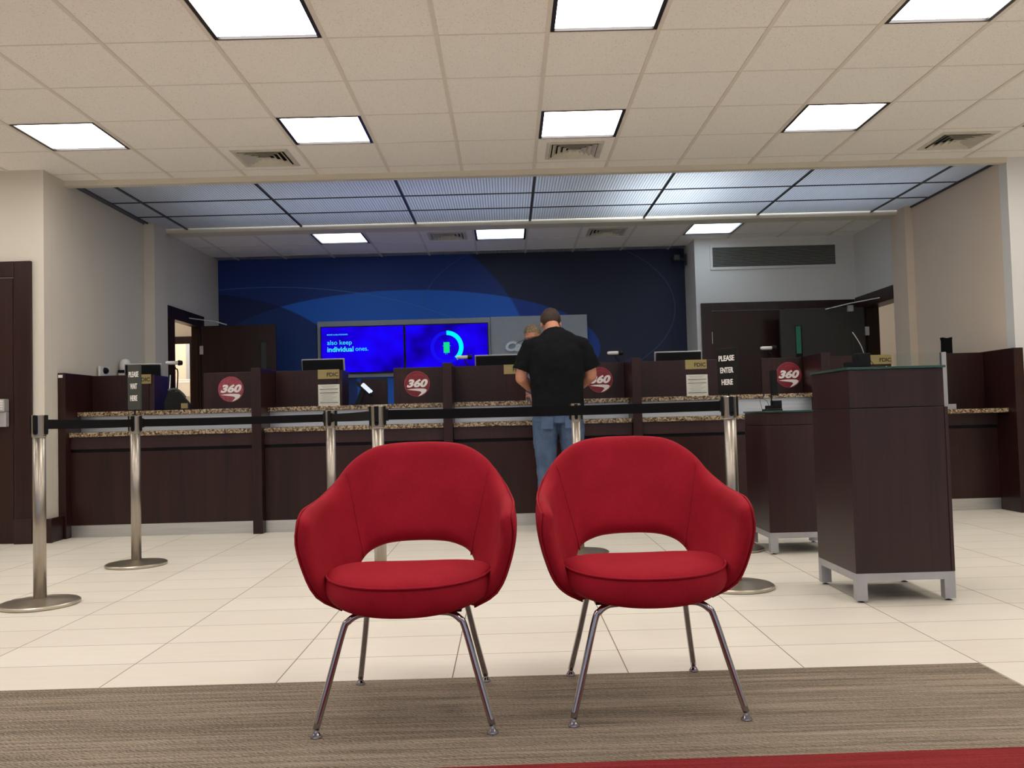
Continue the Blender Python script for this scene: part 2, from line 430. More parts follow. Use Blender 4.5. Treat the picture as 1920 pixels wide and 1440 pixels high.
for j in range(-13, 5): box(bg, CX-7*T, CX+16*T, CYY+T*j-.005, CYY+T*j+.005, H-.002, H-.0003)
struct('trim_1', bg, 'grid')
struct('ceiling_slab', bxs((-7, 7.5, -3.5, 15, 3.45, 3.5)), 'wall_white')
# walls of the hall
struct('wall_front_left', bxs((-7, XL, 7.0, 7.12, 0, 3.0)), 'wall')
struct('wall_left', bxs((-3.80, XL, 7.121, 8.939, 0, 3.4), (-3.80, -3.59, 8.94, 9.27, 0, 3.4), (-3.78, -3.70, 9.271, 9.45, 0, 3.4)), 'wall')
struct('wall_right', bxs((XR, 4.42, 7.461, 9.08, 0, 3.4), (4.22, 4.42, 9.081, 9.42, 0, 3.4)), 'wall_tan')
struct('wall_front_right', bxs((XR, 7.5, 7.34, 7.46, 0, 3.0)), 'wall_white')
struct('wall_far_left', bxs((-7.0, -6.9, -3.5, 7.0, 0, 3.0)), 'wall')
struct('wall_far_right', bxs((7.2, 7.3, -3.5, 7.34, 0, 3.0)), 'wall')
# rear wall behind the viewer: window openings added unseen to let light in
bm = BM()
box(bm, -7, 7.5, -3.35, -3.2, 0, .35); box(bm, -7, 7.5, -3.35, -3.2, 2.75, 3.0)
for x in (-7, -4.9, -2.45, 0, 2.45, 4.9, 7.2): box(bm, x, x+.3, -3.35, -3.2, .35, 2.75)
struct('wall_rear', bm, 'wall')
# beams round the luminous ceiling
struct('trim_2', bxs((XL, XR, 7.331, 7.40, 2.95, 3.4)), 'trim')
struct('trim_3', bxs((-3.59, 4.22, 9.26, 9.45, 2.955, 3.4)), 'trim')
# back zone walls and ceiling
YB = 11.1
bm = BM()
box(bm, -3.72, -3.65, 9.271, 9.52, 0, 3.4); box(bm, -3.72, -3.65, 10.36, 11.1, 0, 3.4); box(bm, -3.72, -3.65, 9.52, 10.36, 2.10, 3.4)
struct('wall_back_left', bm, 'wall')
struct('wall_back', bxs((-3.78, 2.31, YB, YB+.1, 0, 3.4)), 'mural')
bm = BM(); box(bm, 2.31, 2.41, 10.601, 11.1, 0, 3.4); box(bm, 2.31, 4.37, 10.5, 10.6, 0, 3.4)
struct('wall_back_white', bm, 'wall_white')
bm = BM()
box(bm, 4.25, 4.37, 9.421, 9.45, 0, 3.4); box(bm, 4.25, 4.37, 10.26, 10.5, 0, 3.4); box(bm, 4.25, 4.37, 9.45, 10.26, 2.10, 3.4)
struct('wall_back_right', bm, 'wall_white')
HB = 3.0
bl = [(0, 0), (3, 0), (7, 0)]; bv = [(2, 0), (5, 0)]
YR = [9.45, 9.65, 10.26, 10.87]
bm = BM(); bg = BM()
for i in range(-3, 12):
    for j in range(3):
        x0 = max(CX+T*i, -3.65); x1 = min(CX+T*(i+1), 4.25)
        if x1 <= x0 or (j == 1 and (i, 0) in bl): continue
        if j == 1 and (i, 0) in bv: tile_ring(bm, x0, x1, YR[j], YR[j+1], HB); continue
        box(bm, x0, x1, YR[j], YR[j+1], HB, HB+.015)
struct('ceiling_back', bm, 'ceil')
for i in range(-2, 11): box(bg, CX+T*i-w, CX+T*i+w, 9.45, YB, HB-.006, HB-.0002)
for y in YR[1:]: box(bg, -3.65, 4.25, y-w*.75, y+w*.75, HB-.0045, HB-.0003)
struct('trim_4', bg, 'grid')

# ------------------------------------------------------------------ recessed lights and air vents
def make_light(name, label, x, y, z, mat, group, L=T):
    t = thing(name, label, 'ceiling light', (x, y, z), 0, group)
    bm = BM(); a = L/2-.014; b = L/2-.045; lx = L/2-.03
    # dark tray: four inner sides and a lip
    for s in (-1, 1):
        box(bm, min(s*a, s*(a-.022)), max(s*a, s*(a-.022)), -a, a, -.004, .05)
        box(bm, -a+.022, a-.022, min(s*a, s*(a-.008)), max(s*a, s*(a-.008)), -.004, .05)
    box(bm, -a, a, -a, a, .05, .055)
    obj('frame', bm, 'light_frame', t)
    obj('diffuser', bxs((-a+.022, a-.022, -a+.008, a-.008, .012, .02)), mat, t)
    return t
LL = {(-2, 2): 'square ceiling light farthest left, over the brown door with the keypad',
      (1, 2): 'square ceiling light just above the left air vent',
      (4, 2): 'square ceiling light just above the middle air vent',
      (7, 2): 'square ceiling light between the middle and right air vents, nearest the counter',
      (1, -1): 'big square ceiling light cut by the top edge, leftmost of three',
      (4, -1): 'big square ceiling light cut by the top edge, middle of three',
      (7, -1): 'big square ceiling light cut by the top edge, rightmost of three'}
proto = make_light('ceiling_light', 'x', 0, 0, H, 'diffuser', 'square lights in the hall ceiling')
used = False
for (c, r) in lights:
    loc = (CX+T*(c+.5), CYY+T*(r+.5), H)
    lb = LL.get((c, r), 'added square ceiling light outside the picture, same fitting as the others')  # fittings out of view are added to light the hall
    if not used: proto.location = loc; proto['label'] = lb; used = True
    else: dup(proto, lb, loc)
bproto = None
for (c, r), lb in zip(bl, ['small bluish ceiling light behind the counter, left of three', 'small bluish ceiling light behind the counter, middle of three', 'small bluish ceiling light behind the counter, right of three, above the wide grille']):
    loc = (CX+T*(c+.5), 9.955, HB)
    if bproto is None: bproto = make_light('ceiling_light', lb, *loc, 'diffuser_back', 'square lights behind the counter')
    else: dup(bproto, lb, loc)
# the open grid lines of a parabolic louvre in the far lights
def make_vent(label, x, y, z):
    t = thing('air_vent', label, 'air vent', (x, y, z), 0, 'square air vents in the ceiling')
    bm = BM()
    def frame(r0, r1, z0, z1):      # square ring sloping from (r0,z0) outside to (r1,z1) inside
        A = [bm.verts.new((sx*r0, sy*r0, z0)) for sx, sy in ((-1, -1), (1, -1), (1, 1), (-1, 1))]
        B = [bm.verts.new((sx*r1, sy*r1, z1)) for sx, sy in ((-1, -1), (1, -1), (1, 1), (-1, 1))]
        C = [bm.verts.new((v.co.x, v.co.y, v.co.z+.003)) for v in A]; D = [bm.verts.new((v.co.x, v.co.y, v.co.z+.003)) for v in B]
        for i in range(4):
            j = (i+1) % 4
            bm.faces.new((A[i], A[j], B[j], B[i])); bm.faces.new((C[i], D[i], D[j], C[j]))
            bm.faces.new((A[i], C[i], C[j], A[j])); bm.faces.new((B[i], B[j], D[j], D[i]))
    frame(.222, .196, -.003, -.012); frame(.196, .180, -.012, -.002)
    obj('frame', bm, 'vent_paint', t)
    bm = BM()
    for k in range(4):
        r = .172-.040*k; frame(r, r-.034, -.012, .016)
    box(bm, -.02, .02, -.02, .02, -.008, -.004)
    obj('louvres', bm, 'vent_paint', t)
    obj('duct', bxs((-.184, .184, -.184, .184, .045, .05), (-.184, -.180, -.184, .184, -.001, .0449), (.180, .184, -.184, .184, -.001, .0449), (-.1799, .1799, .180, .184, -.001, .0449), (-.1799, .1799, -.184, -.180, -.001, .0449)), 'duct_dark', t)
    return t
v = make_vent('square air vent in the ceiling below the second light from left', CX+T*.5, CYY+T*3.5, H)
v0 = v
dup(v0, 'square air vent in the ceiling above the two chairs, in the middle', (CX+T*4.5, CYY+T*3.5, H))
dup(v0, 'square air vent in the ceiling at the far right', (CX+T*9.5, CYY+T*3.5, H))
dup(v0, 'dim square air vent behind the counter between the left and middle far lights', (CX+T*2.5, 9.955, HB))
dup(v0, 'dim square air vent behind the counter between the middle and right far lights', (CX+T*5.5, 9.955, HB))

# ------------------------------------------------------------------ luminous ceiling: ribbed panels between dark bars
xb = [-3.66, -3.368, -2.149, -.930, .290, 1.509, 2.728, 3.947, 4.29]; yb = [7.42, 8.11, 8.68, 9.25]; ZL = 3.0
k = 0
for j in range(3):
    for i in range(8):
        o = obj('ceiling_panel', bxs((xb[i]+.006, xb[i+1]-.006, yb[j]+.006, yb[j+1]-.006, ZL, ZL+.004)), 'ribbed')
        if i in (0, 7): wh = ('narrow end panel at the left wall' if i == 0 else 'narrow end panel at the right wall')
        else: wh = 'the '+ORD[i-1]+' full-width one from the left'
        tag(o, 'ribbed translucent ceiling panel, %s, %s' % (wh, ['row nearest the viewer', 'middle row', 'row farthest from the viewer'][j]), 'ceiling panel', 'ribbed panels of the luminous ceiling')
bm = BM()
for x in xb: box(bm, x-.011, x+.011, yb[0], 9.259, ZL-.012, ZL-.0005)
for y in yb[1:3]: box(bm, xb[0], xb[-1], y-.006, y+.006, ZL-.010, ZL-.0007)
box(bm, XL+.001, XL+.012, 7.41, 9.0, ZL-.016, ZL-.0003); box(bm, XR-.012, XR-.001, 7.41, 9.1, ZL-.016, ZL-.0003)
struct('trim_5', bm, 'dark_bar')
o = obj('ceiling_panel', bxs((-3.64, 2.30, 10.89, 11.09, HB, HB+.004)), 'ribbed')
tag(o, 'thin strip of ribbed translucent ceiling along the top of the blue wall', 'ceiling panel')
def area(name, loc, size, energy, color, rot=(0, 0, 0), sy=None, spread=None):
    l = bpy.data.lights.new(name, 'AREA'); l.size = size; l.energy = energy; l.color = color
    if sy: l.shape = 'RECTANGLE'; l.size_y = sy
    if spread: l.spread = spread
    o = bpy.data.objects.new(name, l); COL.objects.link(o); o.location = loc; o.rotation_euler = rot; return o
area('added_plenum_light', (1.62, 8.3, 3.38), .9, 60, (.95, 1, .97), sy=1.5)  # unseen lamps added above the ribbed panels for their light
area('added_plenum_light', (-1.2, 8.3, 3.38), 3.5, 42, (.84, .90, 1), sy=1.5)
area('added_plenum_light', (3.1, 8.3, 3.38), 1.8, 30, (.84, .92, 1), sy=1.5)

# ------------------------------------------------------------------ baseboards
struct('baseboard_left', bxs((-3.80, -3.64, 6.975, 6.999, 0, .19), (-3.679, -3.655, 6.98, 7.19, 0, .19)), 'wood')

# ------------------------------------------------------------------ brown door at the far left (door_1)
d = bpy.data.objects.new('door_1', None); COL.objects.link(d); d['kind'] = 'structure'; d.location = (-4.4, 7.0, 0)
def dpart(parent, name, bm, mat, **k):
    for v in bm.verts: v.co -= parent.location
    return obj(name, bm, mat, parent, **k)
dpart(d, 'door_frame', bxs((-3.925, -3.79, 6.97, 6.999, 0, 2.255), (-5.05, -3.926, 6.97, 6.999, 2.13, 2.255), (-3.94, -3.926, 6.985, 6.999, 0, 2.129)), 'wood', bevel=.006)
dpart(d, 'plinth_block', bxs((-3.93, -3.79, 6.962, 6.9695, 0, .2)), 'wood_purple')
dpart(d, 'door_leaf', bxs((-4.95, -3.945, 6.988, 6.998, .005, 2.12)), 'door')
lk = dpart(d, 'keypad_lock', bxs((-4.075, -3.975, 6.94, 6.987, .93, 1.05), (-4.075, -3.975, 6.915, 6.987, 1.05, 1.15)), 'silver', bevel=.006)
bm = BM()
for i in range(3):
    for j in range(4): box(bm, -4.066+i*.03, -4.044+i*.03, 6.910, 6.9149, 1.065+j*.02, 1.079+j*.02)
for v in bm.verts: v.co -= d.location
obj('keypad_button', bm, 'white_plastic', lk)
bm = BM(); lathe(bm, [(.012, 0), (.012, -.03), (.026, -.04), (.028, -.055), (.018, -.065), (0, -.067)], (-4.045, 6.94, .975), 20, 'y')
for v in bm.verts: v.co -= d.location
obj('knob', bm, 'chrome', lk, smooth=True)

# ------------------------------------------------------------------ open door at the left of the back zone, with the lit room beyond
d = bpy.data.objects.new('door_2', None); COL.objects.link(d); d['kind'] = 'structure'; d.location = (-3.65, 10.3, 0)
dpart(d, 'door_frame', bxs((-3.649, -3.62, 9.28, 10.48, 2.07, 2.205), (-3.649, -3.62, 10.34, 10.48, 0, 2.069), (-3.649, -3.62, 9.42, 9.55, 0, 2.069), (-3.722, -3.6495, 10.33, 10.359, 0, 2.09), (-3.722, -3.6495, 9.521, 9.55, 0, 2.09), (-3.722, -3.6495, 9.551, 10.329, 2.07, 2.099)), 'wood')
bm = BM()
# leaf with a narrow vision slot
for b in ((-3.60, -2.905, 10.31, 10.355, .01, 2.075), (-2.835, -2.72, 10.31, 10.355, .01, 2.075), (-2.905, -2.835, 10.31, 10.355, 1.875, 2.075), (-2.905, -2.835, 10.31, 10.355, .01, .95)): box(bm, *b)
lf = dpart(d, 'door_leaf', bm, 'door')
dpart(lf, 'vision_panel', bxs((-2.905, -2.835, 10.33, 10.335, .95, 1.875)), 'dark_grey').location = (0, 0, 0)
lf.children[0].data.transform(Matrix.Translation((3.65, -10.3, 0)))
bm = BM(); rodbox(bm, (-3.61, 9.95, 2.13), (-3.40, 10.25, 2.115), .012, .010); rodbox(bm, (-3.40, 10.25, 2.115), (-3.3, 10.32, 2.085), .012, .010)
dpart(d, 'door_closer', bm, 'silver')
dpart(d, 'hinge', bxs((-3.615, -3.575, 10.296, 10.309, 1.74, 1.84)), 'silver')
# the room beyond: floor slab is shared
bm = BM()
box(bm, -7, -5.0, 12.0, 12.1, 0, 3.4); box(bm, -4.3, -3.79, 12.0, 12.1, 0, 3.4); box(bm, -5.0, -4.3, 12.0, 12.1, 2.13, 3.4)
box(bm, -7, -6.9, 7.13, 15, 0, 3.4); box(bm, -7, -3.9, 14.2, 14.3, 0, 3.4); box(bm, -3.9, -3.79, 11.2, 14.3, 0, 3.4)
struct('wall_side_room', bm, 'wall_tan')
struct('ceiling_side_room', bxs((-6.9, -3.8, 7.2, 14.2, 3.0, 3.02)), 'wall_white')
struct('door_5', bxs((-5.0, -4.3, 11.97, 11.999, 2.03, 2.13), (-4.34, -4.28, 11.97, 11.999, 0, 2.03), (-5.06, -5.0, 11.97, 11.999, 0, 2.13)), 'wood')
area('side_room_light', (-5.2, 10.6, 2.98), 1.2, 22, (1, .95, .88), sy=2)
area('side_room_light', (-4.8, 13.2, 2.98), 1.0, 45, (1, .97, .9), sy=1)
t = thing('water_dispenser', 'white dispenser cabinet in the bright room seen through the far left doorway', 'dispenser', (-5.02, 13.6, 0))
obj('body', bxs((-.27, .27, -.2, .2, 0, 1.62)), 'white_plastic', t, bevel=.01)
obj('door_panel', bxs((-.2, .2, -.215, -.201, 1.2, 1.58)), 'white_plastic', t, bevel=.005)
bm = BM()
for i in range(7): box(bm, -.14, .16, -.221, -.2155, 1.24+i*.018, 1.248+i*.018)
obj('grille', bm, 'ink_grey', t)
bm = BM(); tube(bm, smoothpath([(-.25, -.1, 1.62), (-.25, -.1, 1.74), (-.2, -.1, 1.78), (-.1, -.1, 1.73)]), .012, 8)
obj('tap', bm, 'dark_grey', t)
for i, (x, w_) in enumerate(((-5.1, .18), (-4.62, .1))):
    o = obj('wall_panel', bxs((x-w_/2, x+w_/2, 14.17, 14.199, .9, 2.35)), 'panel_grey')
    tag(o, ['wide', 'narrow'][i]+' grey strip on the bright wall seen through the far left doorway', 'wall panel')

# ------------------------------------------------------------------ right of the back zone: closed brown double door, open grey door
d = bpy.data.objects.new('door_3', None); COL.objects.link(d); d['kind'] = 'structure'; d.location = (3.3, 10.5, 0)
dpart(d, 'door_frame', bxs((2.36, 2.478, 10.46, 10.499, 0, 2.21), (2.4785, 4.12, 10.46, 10.499, 2.12, 2.21), (4.1205, 4.215, 10.46, 10.499, 0, 2.21), (3.325, 3.36, 10.465, 10.499, 0, 2.119)), 'wood')
dpart(d, 'door_leaf', bxs((2.479, 3.324, 10.478, 10.498, .01, 2.11)), 'door')
dpart(d, 'door_leaf', bxs((3.365, 4.115, 10.478, 10.498, .01, 2.11)), 'door')
dpart(d, 'hinge', bxs((2.472, 2.488, 10.47, 10.477, 1.72, 1.86)), 'silver')
d = bpy.data.objects.new('door_4', None); COL.objects.link(d); d['kind'] = 'structure'; d.location = (4.25, 10.2, 0)
dpart(d, 'door_frame', bxs((4.216, 4.249, 9.43, 10.455, 2.075, 2.225), (4.22, 4.249, 10.24, 10.455, 0, 2.074), (4.251, 4.40, 10.23, 10.259, 0, 2.099), (4.251, 4.40, 9.451, 9.48, 0, 2.099), (4.251, 4.40, 9.481, 10.229, 2.075, 2.099)), 'wood')
bm = BM()
for b in ((3.19, 3.365, 10.10, 10.145, .01, 2.07), (3.435, 4.17, 10.10, 10.145, .01, 2.07), (3.365, 3.435, 10.10, 10.145, 1.87, 2.07), (3.365, 3.435, 10.10, 10.145, .01, .9)): box(bm, *b)
lf = dpart(d, 'door_leaf', bm, 'door_dark')
vp = obj('vision_panel', bxs((3.367, 3.433, 10.12, 10.125, 1.55, 1.868)), 'pane_green', lf); vp.data.transform(Matrix.Translation((-4.25, -10.2, 0)))
vp = obj('vision_frame', bxs((3.36, 3.3665, 10.094, 10.099, .9, 1.88), (3.4335, 3.44, 10.094, 10.099, .9, 1.88), (3.367, 3.433, 10.12, 10.125, .9, 1.549)), 'black', lf); vp.data.transform(Matrix.Translation((-4.25, -10.2, 0)))
bm = BM(); rodbox(bm, (3.72, 10.095, 2.055), (3.95, 9.95, 2.10), .012, .010); rodbox(bm, (3.95, 9.95, 2.10), (4.21, 9.75, 2.13), .012, .010); box(bm, 3.97, 4.03, 10.05, 10.09, 2.02, 2.09)
dpart(d, 'door_closer', bm, 'silver')
dpart(d, 'hinge', bxs((4.172, 4.22, 10.09, 10.1, 1.74, 1.84)), 'silver')
struct('wall_passage', bxs((4.0, 7.4, 12.6, 12.7, 0, 3.4), (7.3, 7.4, 7.47, 12.6, 0, 3.4)), 'wall_tan')
struct('ceiling_passage', bxs((4.43, 7.3, 7.5, 12.6, 3.0, 3.02)), 'wall_white')
area('passage_light', (5.4, 11.0, 2.98), 1.2, 14, (1, .93, .88))
# wide return-air grille over the door
t = thing('air_grille', 'wide grey return-air grille in white frame, high on wall over double door', 'air grille', (3.27, 10.5, 2.765))
obj('frame', bxs((-.775, .775, -.015, -.001, .12, .15), (-.775, .775, -.015, -.001, -.15, -.12), (-.775, -.745, -.015, -.001, -.12, .12), (.745, .775, -.015, -.001, -.12, .12)), 'wall_white', t)
bm = BM()
for i in range(16): rodbox(bm, (-.744, -.006, -.115+i*.0153), (.744, -.006, -.115+i*.0153), .009, .002, (0, .6, 1))
obj('louvres', bm, 'ink_grey', t)
obj('backing', bxs((-.744, .744, -.003, -.001, -.12, .12)), 'dark_grey', t)
t = thing('camera_bracket', 'small dark camera bracket beside the top right corner of blue wall', 'camera', (2.30, 10.95, 2.83))
bm = BM(); box(bm, -.012, .0, -.03, .03, -.07, .07); rodbox(bm, (-.01, 0, 0), (-.12, -.02, .02), .02, .02)
obj('bracket', bm, 'dark_grey', t)
obj('camera_head', bxs((-.17, -.09, -.09, .03, -.02, .05)), 'dark_grey', t, bevel=.01)

# ------------------------------------------------------------------ screens and sign panel on the blue wall
t = thing('sign_panel', 'long grey metal panel on blue wall framing two screens', 'sign panel', (-.67, YB-.001, 1.83))
bm = BM(); box(bm, -1.715, .475, -.06, 0, -.375, .345); box(bm, .479, 1.705, -.06, 0, -.375, .35)
obj('backing_panel', bm, 'panel_grey', t, bevel=.004)
tw = text('lettering', 'Capital One', 'letter_silver', t, (1.11, -.075, -.05), height=.165, offset=.045, shear=.25, sx=1.12)
tw.data.transform(Matrix.Scale(8, 4, (0, 1, 0)))
def tv(label, x0, x1, z0, z1):
    cx, cz = (x0+x1)/2, (z0+z1)/2
    t = thing('wall_screen', label, 'screen', (cx, 11.04, cz), 0, 'screens on the grey panel')
    a, b = (x1-x0)/2, (z1-z0)/2
    obj('bezel', bxs((-a, a, -.05, -.002, b-.012, b), (-a, a, -.05, -.002, -b, -b+.016), (-a, -a+.01, -.05, -.002, -b+.016, b-.012), (a-.01, a, -.05, -.002, -b+.016, b-.012)), 'black', t)
    obj('display', bxs((-a+.01, a-.01, -.046, -.004, -b+.016, b-.012)), 'screen', t)
    return t
t1 = tv('left wall screen showing the words also keep individual ones', -2.335, -1.283, 1.505, 2.105)
t2 = tv('right wall screen showing a cyan ring round a green block', -1.275, -.222, 1.505, 2.105)
y = -.048
text('screen_text', 'MONEY & RELATIONSHIPS', 'screen_cyan', t1, (-.315, y, .195), width=.26, offset=.008)
text('screen_text', 'also keep', 'screen_cyan', t1, (-.29, y, .087), width=.31)
text('screen_text', 'individual', 'screen_cyan', t1, (-.28, y, .01), width=.33, offset=.02)
text('screen_text', 'ones.', 'screen_cyan', t1, (-.01, y, .003), width=.16)
bm = BM(); box(bm, -.19, .0, y-.002, y, -.245, -.241); obj('progress_line', bm, 'screen_ring_dim', t1)
def arc(cx, cz, r0, r1, a0, a1, y0, y1, n=36):
    bm = BM(); q = []
    for i in range(n+1):
        a = math.radians(a0+(a1-a0)*i/n); s, c = math.sin(a), math.cos(a)
        q.append([bm.verts.new((cx+r*s, yy, cz+r*c)) for r, yy in ((r0, y0), (r1, y0), (r1, y1), (r0, y1))])
    for a, b in zip(q, q[1:]):
        for k in range(4): bm.faces.new((a[k], a[(k+1) % 4], b[(k+1) % 4], b[k]))
    bm.faces.new(q[0]); bm.faces.new(q[-1]); return bm
obj('dim_ring', arc(0, 0, .16, .205, 140, 360, y-.001, y+.001), 'screen_ring_dim', t2)
obj('bright_ring', arc(0, 0, .155, .21, 0, 142, y-.001, y+.001), 'screen_ring', t2)
obj('green_block', bxs((-.04, .035, y-.001, y+.001, -.07, .065), (-.02, -.016, y-.001, y+.001, -.09, -.07), (.0, .004, y-.001, y+.001, -.09, -.07), (-.052, -.04, y-.001, y+.001, .015, .019), (.035, .05, y-.001, y+.001, .015, .019)), 'screen_green', t2)

# ------------------------------------------------------------------ teller counter
fins = [(-3.698, -3.636), (-2.110, -2.030), (-.533, -.456), (1.032, 1.108), (2.60, 2.68), (4.20, 4.28)]
fl = ['tall end panel of the counter against the left wall', 'dark wood divider post of counter behind the left chair, second from left wall',
      'dark wood divider post of counter between the left screens logo and the man', 'dark wood divider post of counter just right of the man',
      'dark wood divider post of counter mostly behind the tall glass-topped stand', 'tall end panel of the counter at the right edge of picture']
fl[2] = 'dark wood divider post of counter, next one left of the man'
for (a, b), l in zip(fins, fl):
    y1 = 7.90
    o = obj('divider_post', bxs((a, b, 7.20, y1, 0, 1.362)), 'wood', bevel=.003)
    tag(o, l, 'counter divider', 'upright dividers of the teller counter')
GL = .865; GU = 1.037
bay = [(fins[i][1]+.002, fins[i+1][0]-.002) for i in range(5)]
bn = ['leftmost teller bay', 'second teller bay from the left', "teller bay in front of the man", 'teller bay right of the man', 'low teller bay at the far right']
for i, (a, b) in enumerate(bay):
    low = i == 4; yf = 7.49 if low else 7.285
    t = thing('counter_cabinet', 'dark wood counter front with metal kick plate, '+bn[i], 'counter', ((a+b)/2, yf, 0), 0, 'counter fronts')
    w2 = (b-a)/2
    obj('front_panel', bxs((-w2, w2, 0, .35, .10, .70)), 'wood', t)
    obj('apron', bxs((-w2, w2, -.012, .35, .727, .826)), 'wood_purple', t)
    obj('reveal', bxs((-w2, w2, .02, .34, .701, .726)), 'black', t)
    obj('kick_plate', bxs((-w2, w2, -.006, .3, 0, .099)), 'kick', t)
    if not low: obj('riser_panel', bxs((-w2, w2, .17, .35, .867, .999)), 'alu', t)
    yg = 7.30 if low else 7.25
    o = obj('granite_ledge', bxs((a, b, yg, 7.80 if low else 7.60, .828, GL)), 'granite', bevel=.004)
    tag(o, 'speckled brown granite ledge, lower one, '+bn[i], 'granite ledge', 'lower granite ledges')
    if not low:
        o = obj('granite_worktop', bxs((a, b, 7.39, 8.0, 1.0, GU)), 'granite', bevel=.004)
        tag(o, 'speckled brown granite worktop, upper one, '+bn[i], 'granite worktop', 'upper granite worktops')
# privacy screens standing on the worktops
YP = 7.66; ZP = 1.358
pan = [(-3.633, -3.14, 0), (-2.66, -2.112, 0), (-2.028, -1.494, 1), (-.995, -.535, 1), (-.454, .160, 2), (.60, 1.030, 2), (1.11, 1.852, 3), (2.24, 2.598, 3), (2.682, 3.385, 4), (3.87, 4.198, 4)]
pl = ['wide dark wood privacy screen at the left wall, bearing a brass plate', 'wood privacy screen with worn round logo left of the second divider',
      'wide wood privacy screen with brass plate and white notice, left of the screens', 'wood privacy screen with round logo left of the third divider',
      'wide wood privacy screen with brass plate just left of the man', 'wood privacy screen with round logo partly behind the man',
      'wide wood privacy screen with brass plate and white notice, right of the man', 'wood privacy screen with round logo beside the tall stand',
      'dark wood privacy screen with brass plate seen over the tall glass-topped stand', 'dark wood privacy screen at the far right by the white post']
for (a, b, k), l in zip(pan, pl):
    z0 = (GL if k == 4 else GU)+.0005
    t = thing('privacy_screen', l, 'privacy screen', ((a+b)/2, YP, z0), 0, 'wood privacy screens on the counter')
    w2 = (b-a)/2; hh = ZP-z0
    obj('board', bxs((-w2, w2, 0, .03, 0, hh)), 'wood', t, bevel=.002)
    if k < 2 and a < -3 or -2.1 < a < -2:
        obj('side_return', bxs((w2-.03+.045, w2+.045, .03, .33, -z0+ (GU+.0005), hh-.004), (w2-.001, w2+.045, .012, .03, 0, hh-.004)), 'wood_purple', t)
# brass plates
fd = [(-3.21, 7.659), (-1.563, 0), (.068, 0), (1.663, 0), (3.295, 0)]
fn = ['behind the wait-here sign', 'above the white notice, left of the screens', 'just left of the man', 'above the white notice, right of the man', 'over the tall stand at the right']
for (x, _), l in zip(fd, fn):
    t = thing('brass_plate', 'small brass plate lettered FDIC, '+l, 'plate', (x, YP-.0045, 1.318), 0, 'brass plates on the privacy screens')
    obj('plate', bxs((-.094, .094, 0, .004, -.04, .042)), 'gold', t)
    text('lettering', 'FDIC', 'ink', t, (.035, -.001, -.003), width=.10, offset=.02)
    text('lettering', 'MEMBER', 'ink_grey', t, (-.055, -.0008, .012), width=.05)
for x, l in ((-1.563, 'left of the screens'), (1.668, 'right of the man')):
    t = thing('notice_sheet', 'white printed notice sheet under brass plate, '+l, 'notice', (x, YP-.003, 1.135), 0, 'white notices')
    obj('sheet', bxs((-.094, .094, 0, .0025, -.094, .094)), 'paper', t)
    obj('rule_line', bxs(*[(-.08, .08, -.0008, -.0001, z-.0025, z+.0025) for z in (.052, .02, -.066)]), 'ink', t)
    obj('print_line', bxs(*[(-.075+.01*(i % 3), .07-.013*(i % 4), -.0006, -.0001, z-.0012, z+.0012) for i, z in enumerate((.082, .075, .068, .042, .034, .010, .001, -.008, -.017, -.026, -.035, -.044, -.053, -.08))]), 'ink_grey', t)
# round decals
def decal(label, x, z, mat):
    t = thing('round_decal', label, 'decal', (x, YP-.003, z), 0, 'round decals lettered 360')
    bm = BM(); lathe(bm, [(0, .0025), (.112, .0025), (.112, 0), (0, 0)], (0, 0, 0), 48, 'y'); obj('disc', bm, mat, t)
    bm, w0, h0 = text_bm('360', 1.0, .001, offset=.05, shear=.28)
    for v in bm.verts: v.co.x *= .185/w0; v.co.z *= .074/h0
    obj('lettering', bm, 'white_ink', t, loc=(.002, -.0012, .006))
    # the swoosh tail under the number
    top = [(-.088, -.049), (-.045, -.043), (.02, -.041), (.068, -.045), (.084, -.056), (.074, -.074), (.045, -.094), (.006, -.111)]
    bot = [(.006, -.111), (.024, -.092), (.036, -.078), (.028, -.067), (.0, -.061), (-.045, -.055), (-.088, -.049)]
    bm = BM(); pts = None
    T_ = [(p.x, p.z) for p in smoothpath([(a, 0, b) for a, b in top], 4)]; B_ = [(p.x, p.z) for p in smoothpath([(a, 0, b) for a, b in bot], 4)]
    prism(bm, T_+B_[1:-1], -.0012, -.0002); obj('swoosh', bm, 'white_ink', t)
    bm = arc(0, 0, .1075, .112, 0, 360, -.001, -.0001, 48); obj('rim', bm, 'maroon_light', t)
    bm = BM(); T_ = [(p.x, p.z) for p in smoothpath([(-.03, 0, .078), (.0, 0, .083), (.035, 0, .078), (.07, 0, .06), (.10, 0, .035)], 4)]
    B_ = [(x, z-.003) for x, z in T_][::-1]; prism(bm, T_+B_, -.0012, -.0002); obj('pale_curve_line', bm, 'maroon_light', t)  # pale curved line near the top of the disc
decal('worn round maroon decal lettered 360, leftmost on the counter', -2.42, 1.21, 'maroon_light')
decal('round maroon decal lettered 360, second from left, just below the right wall screen', -.79, 1.213, 'maroon')
decal('round maroon decal lettered 360 half hidden by the arm of the man', .815, 1.205, 'maroon')
decal('round maroon decal lettered 360, rightmost, beside the tall stand', 2.475, 1.205, 'maroon')
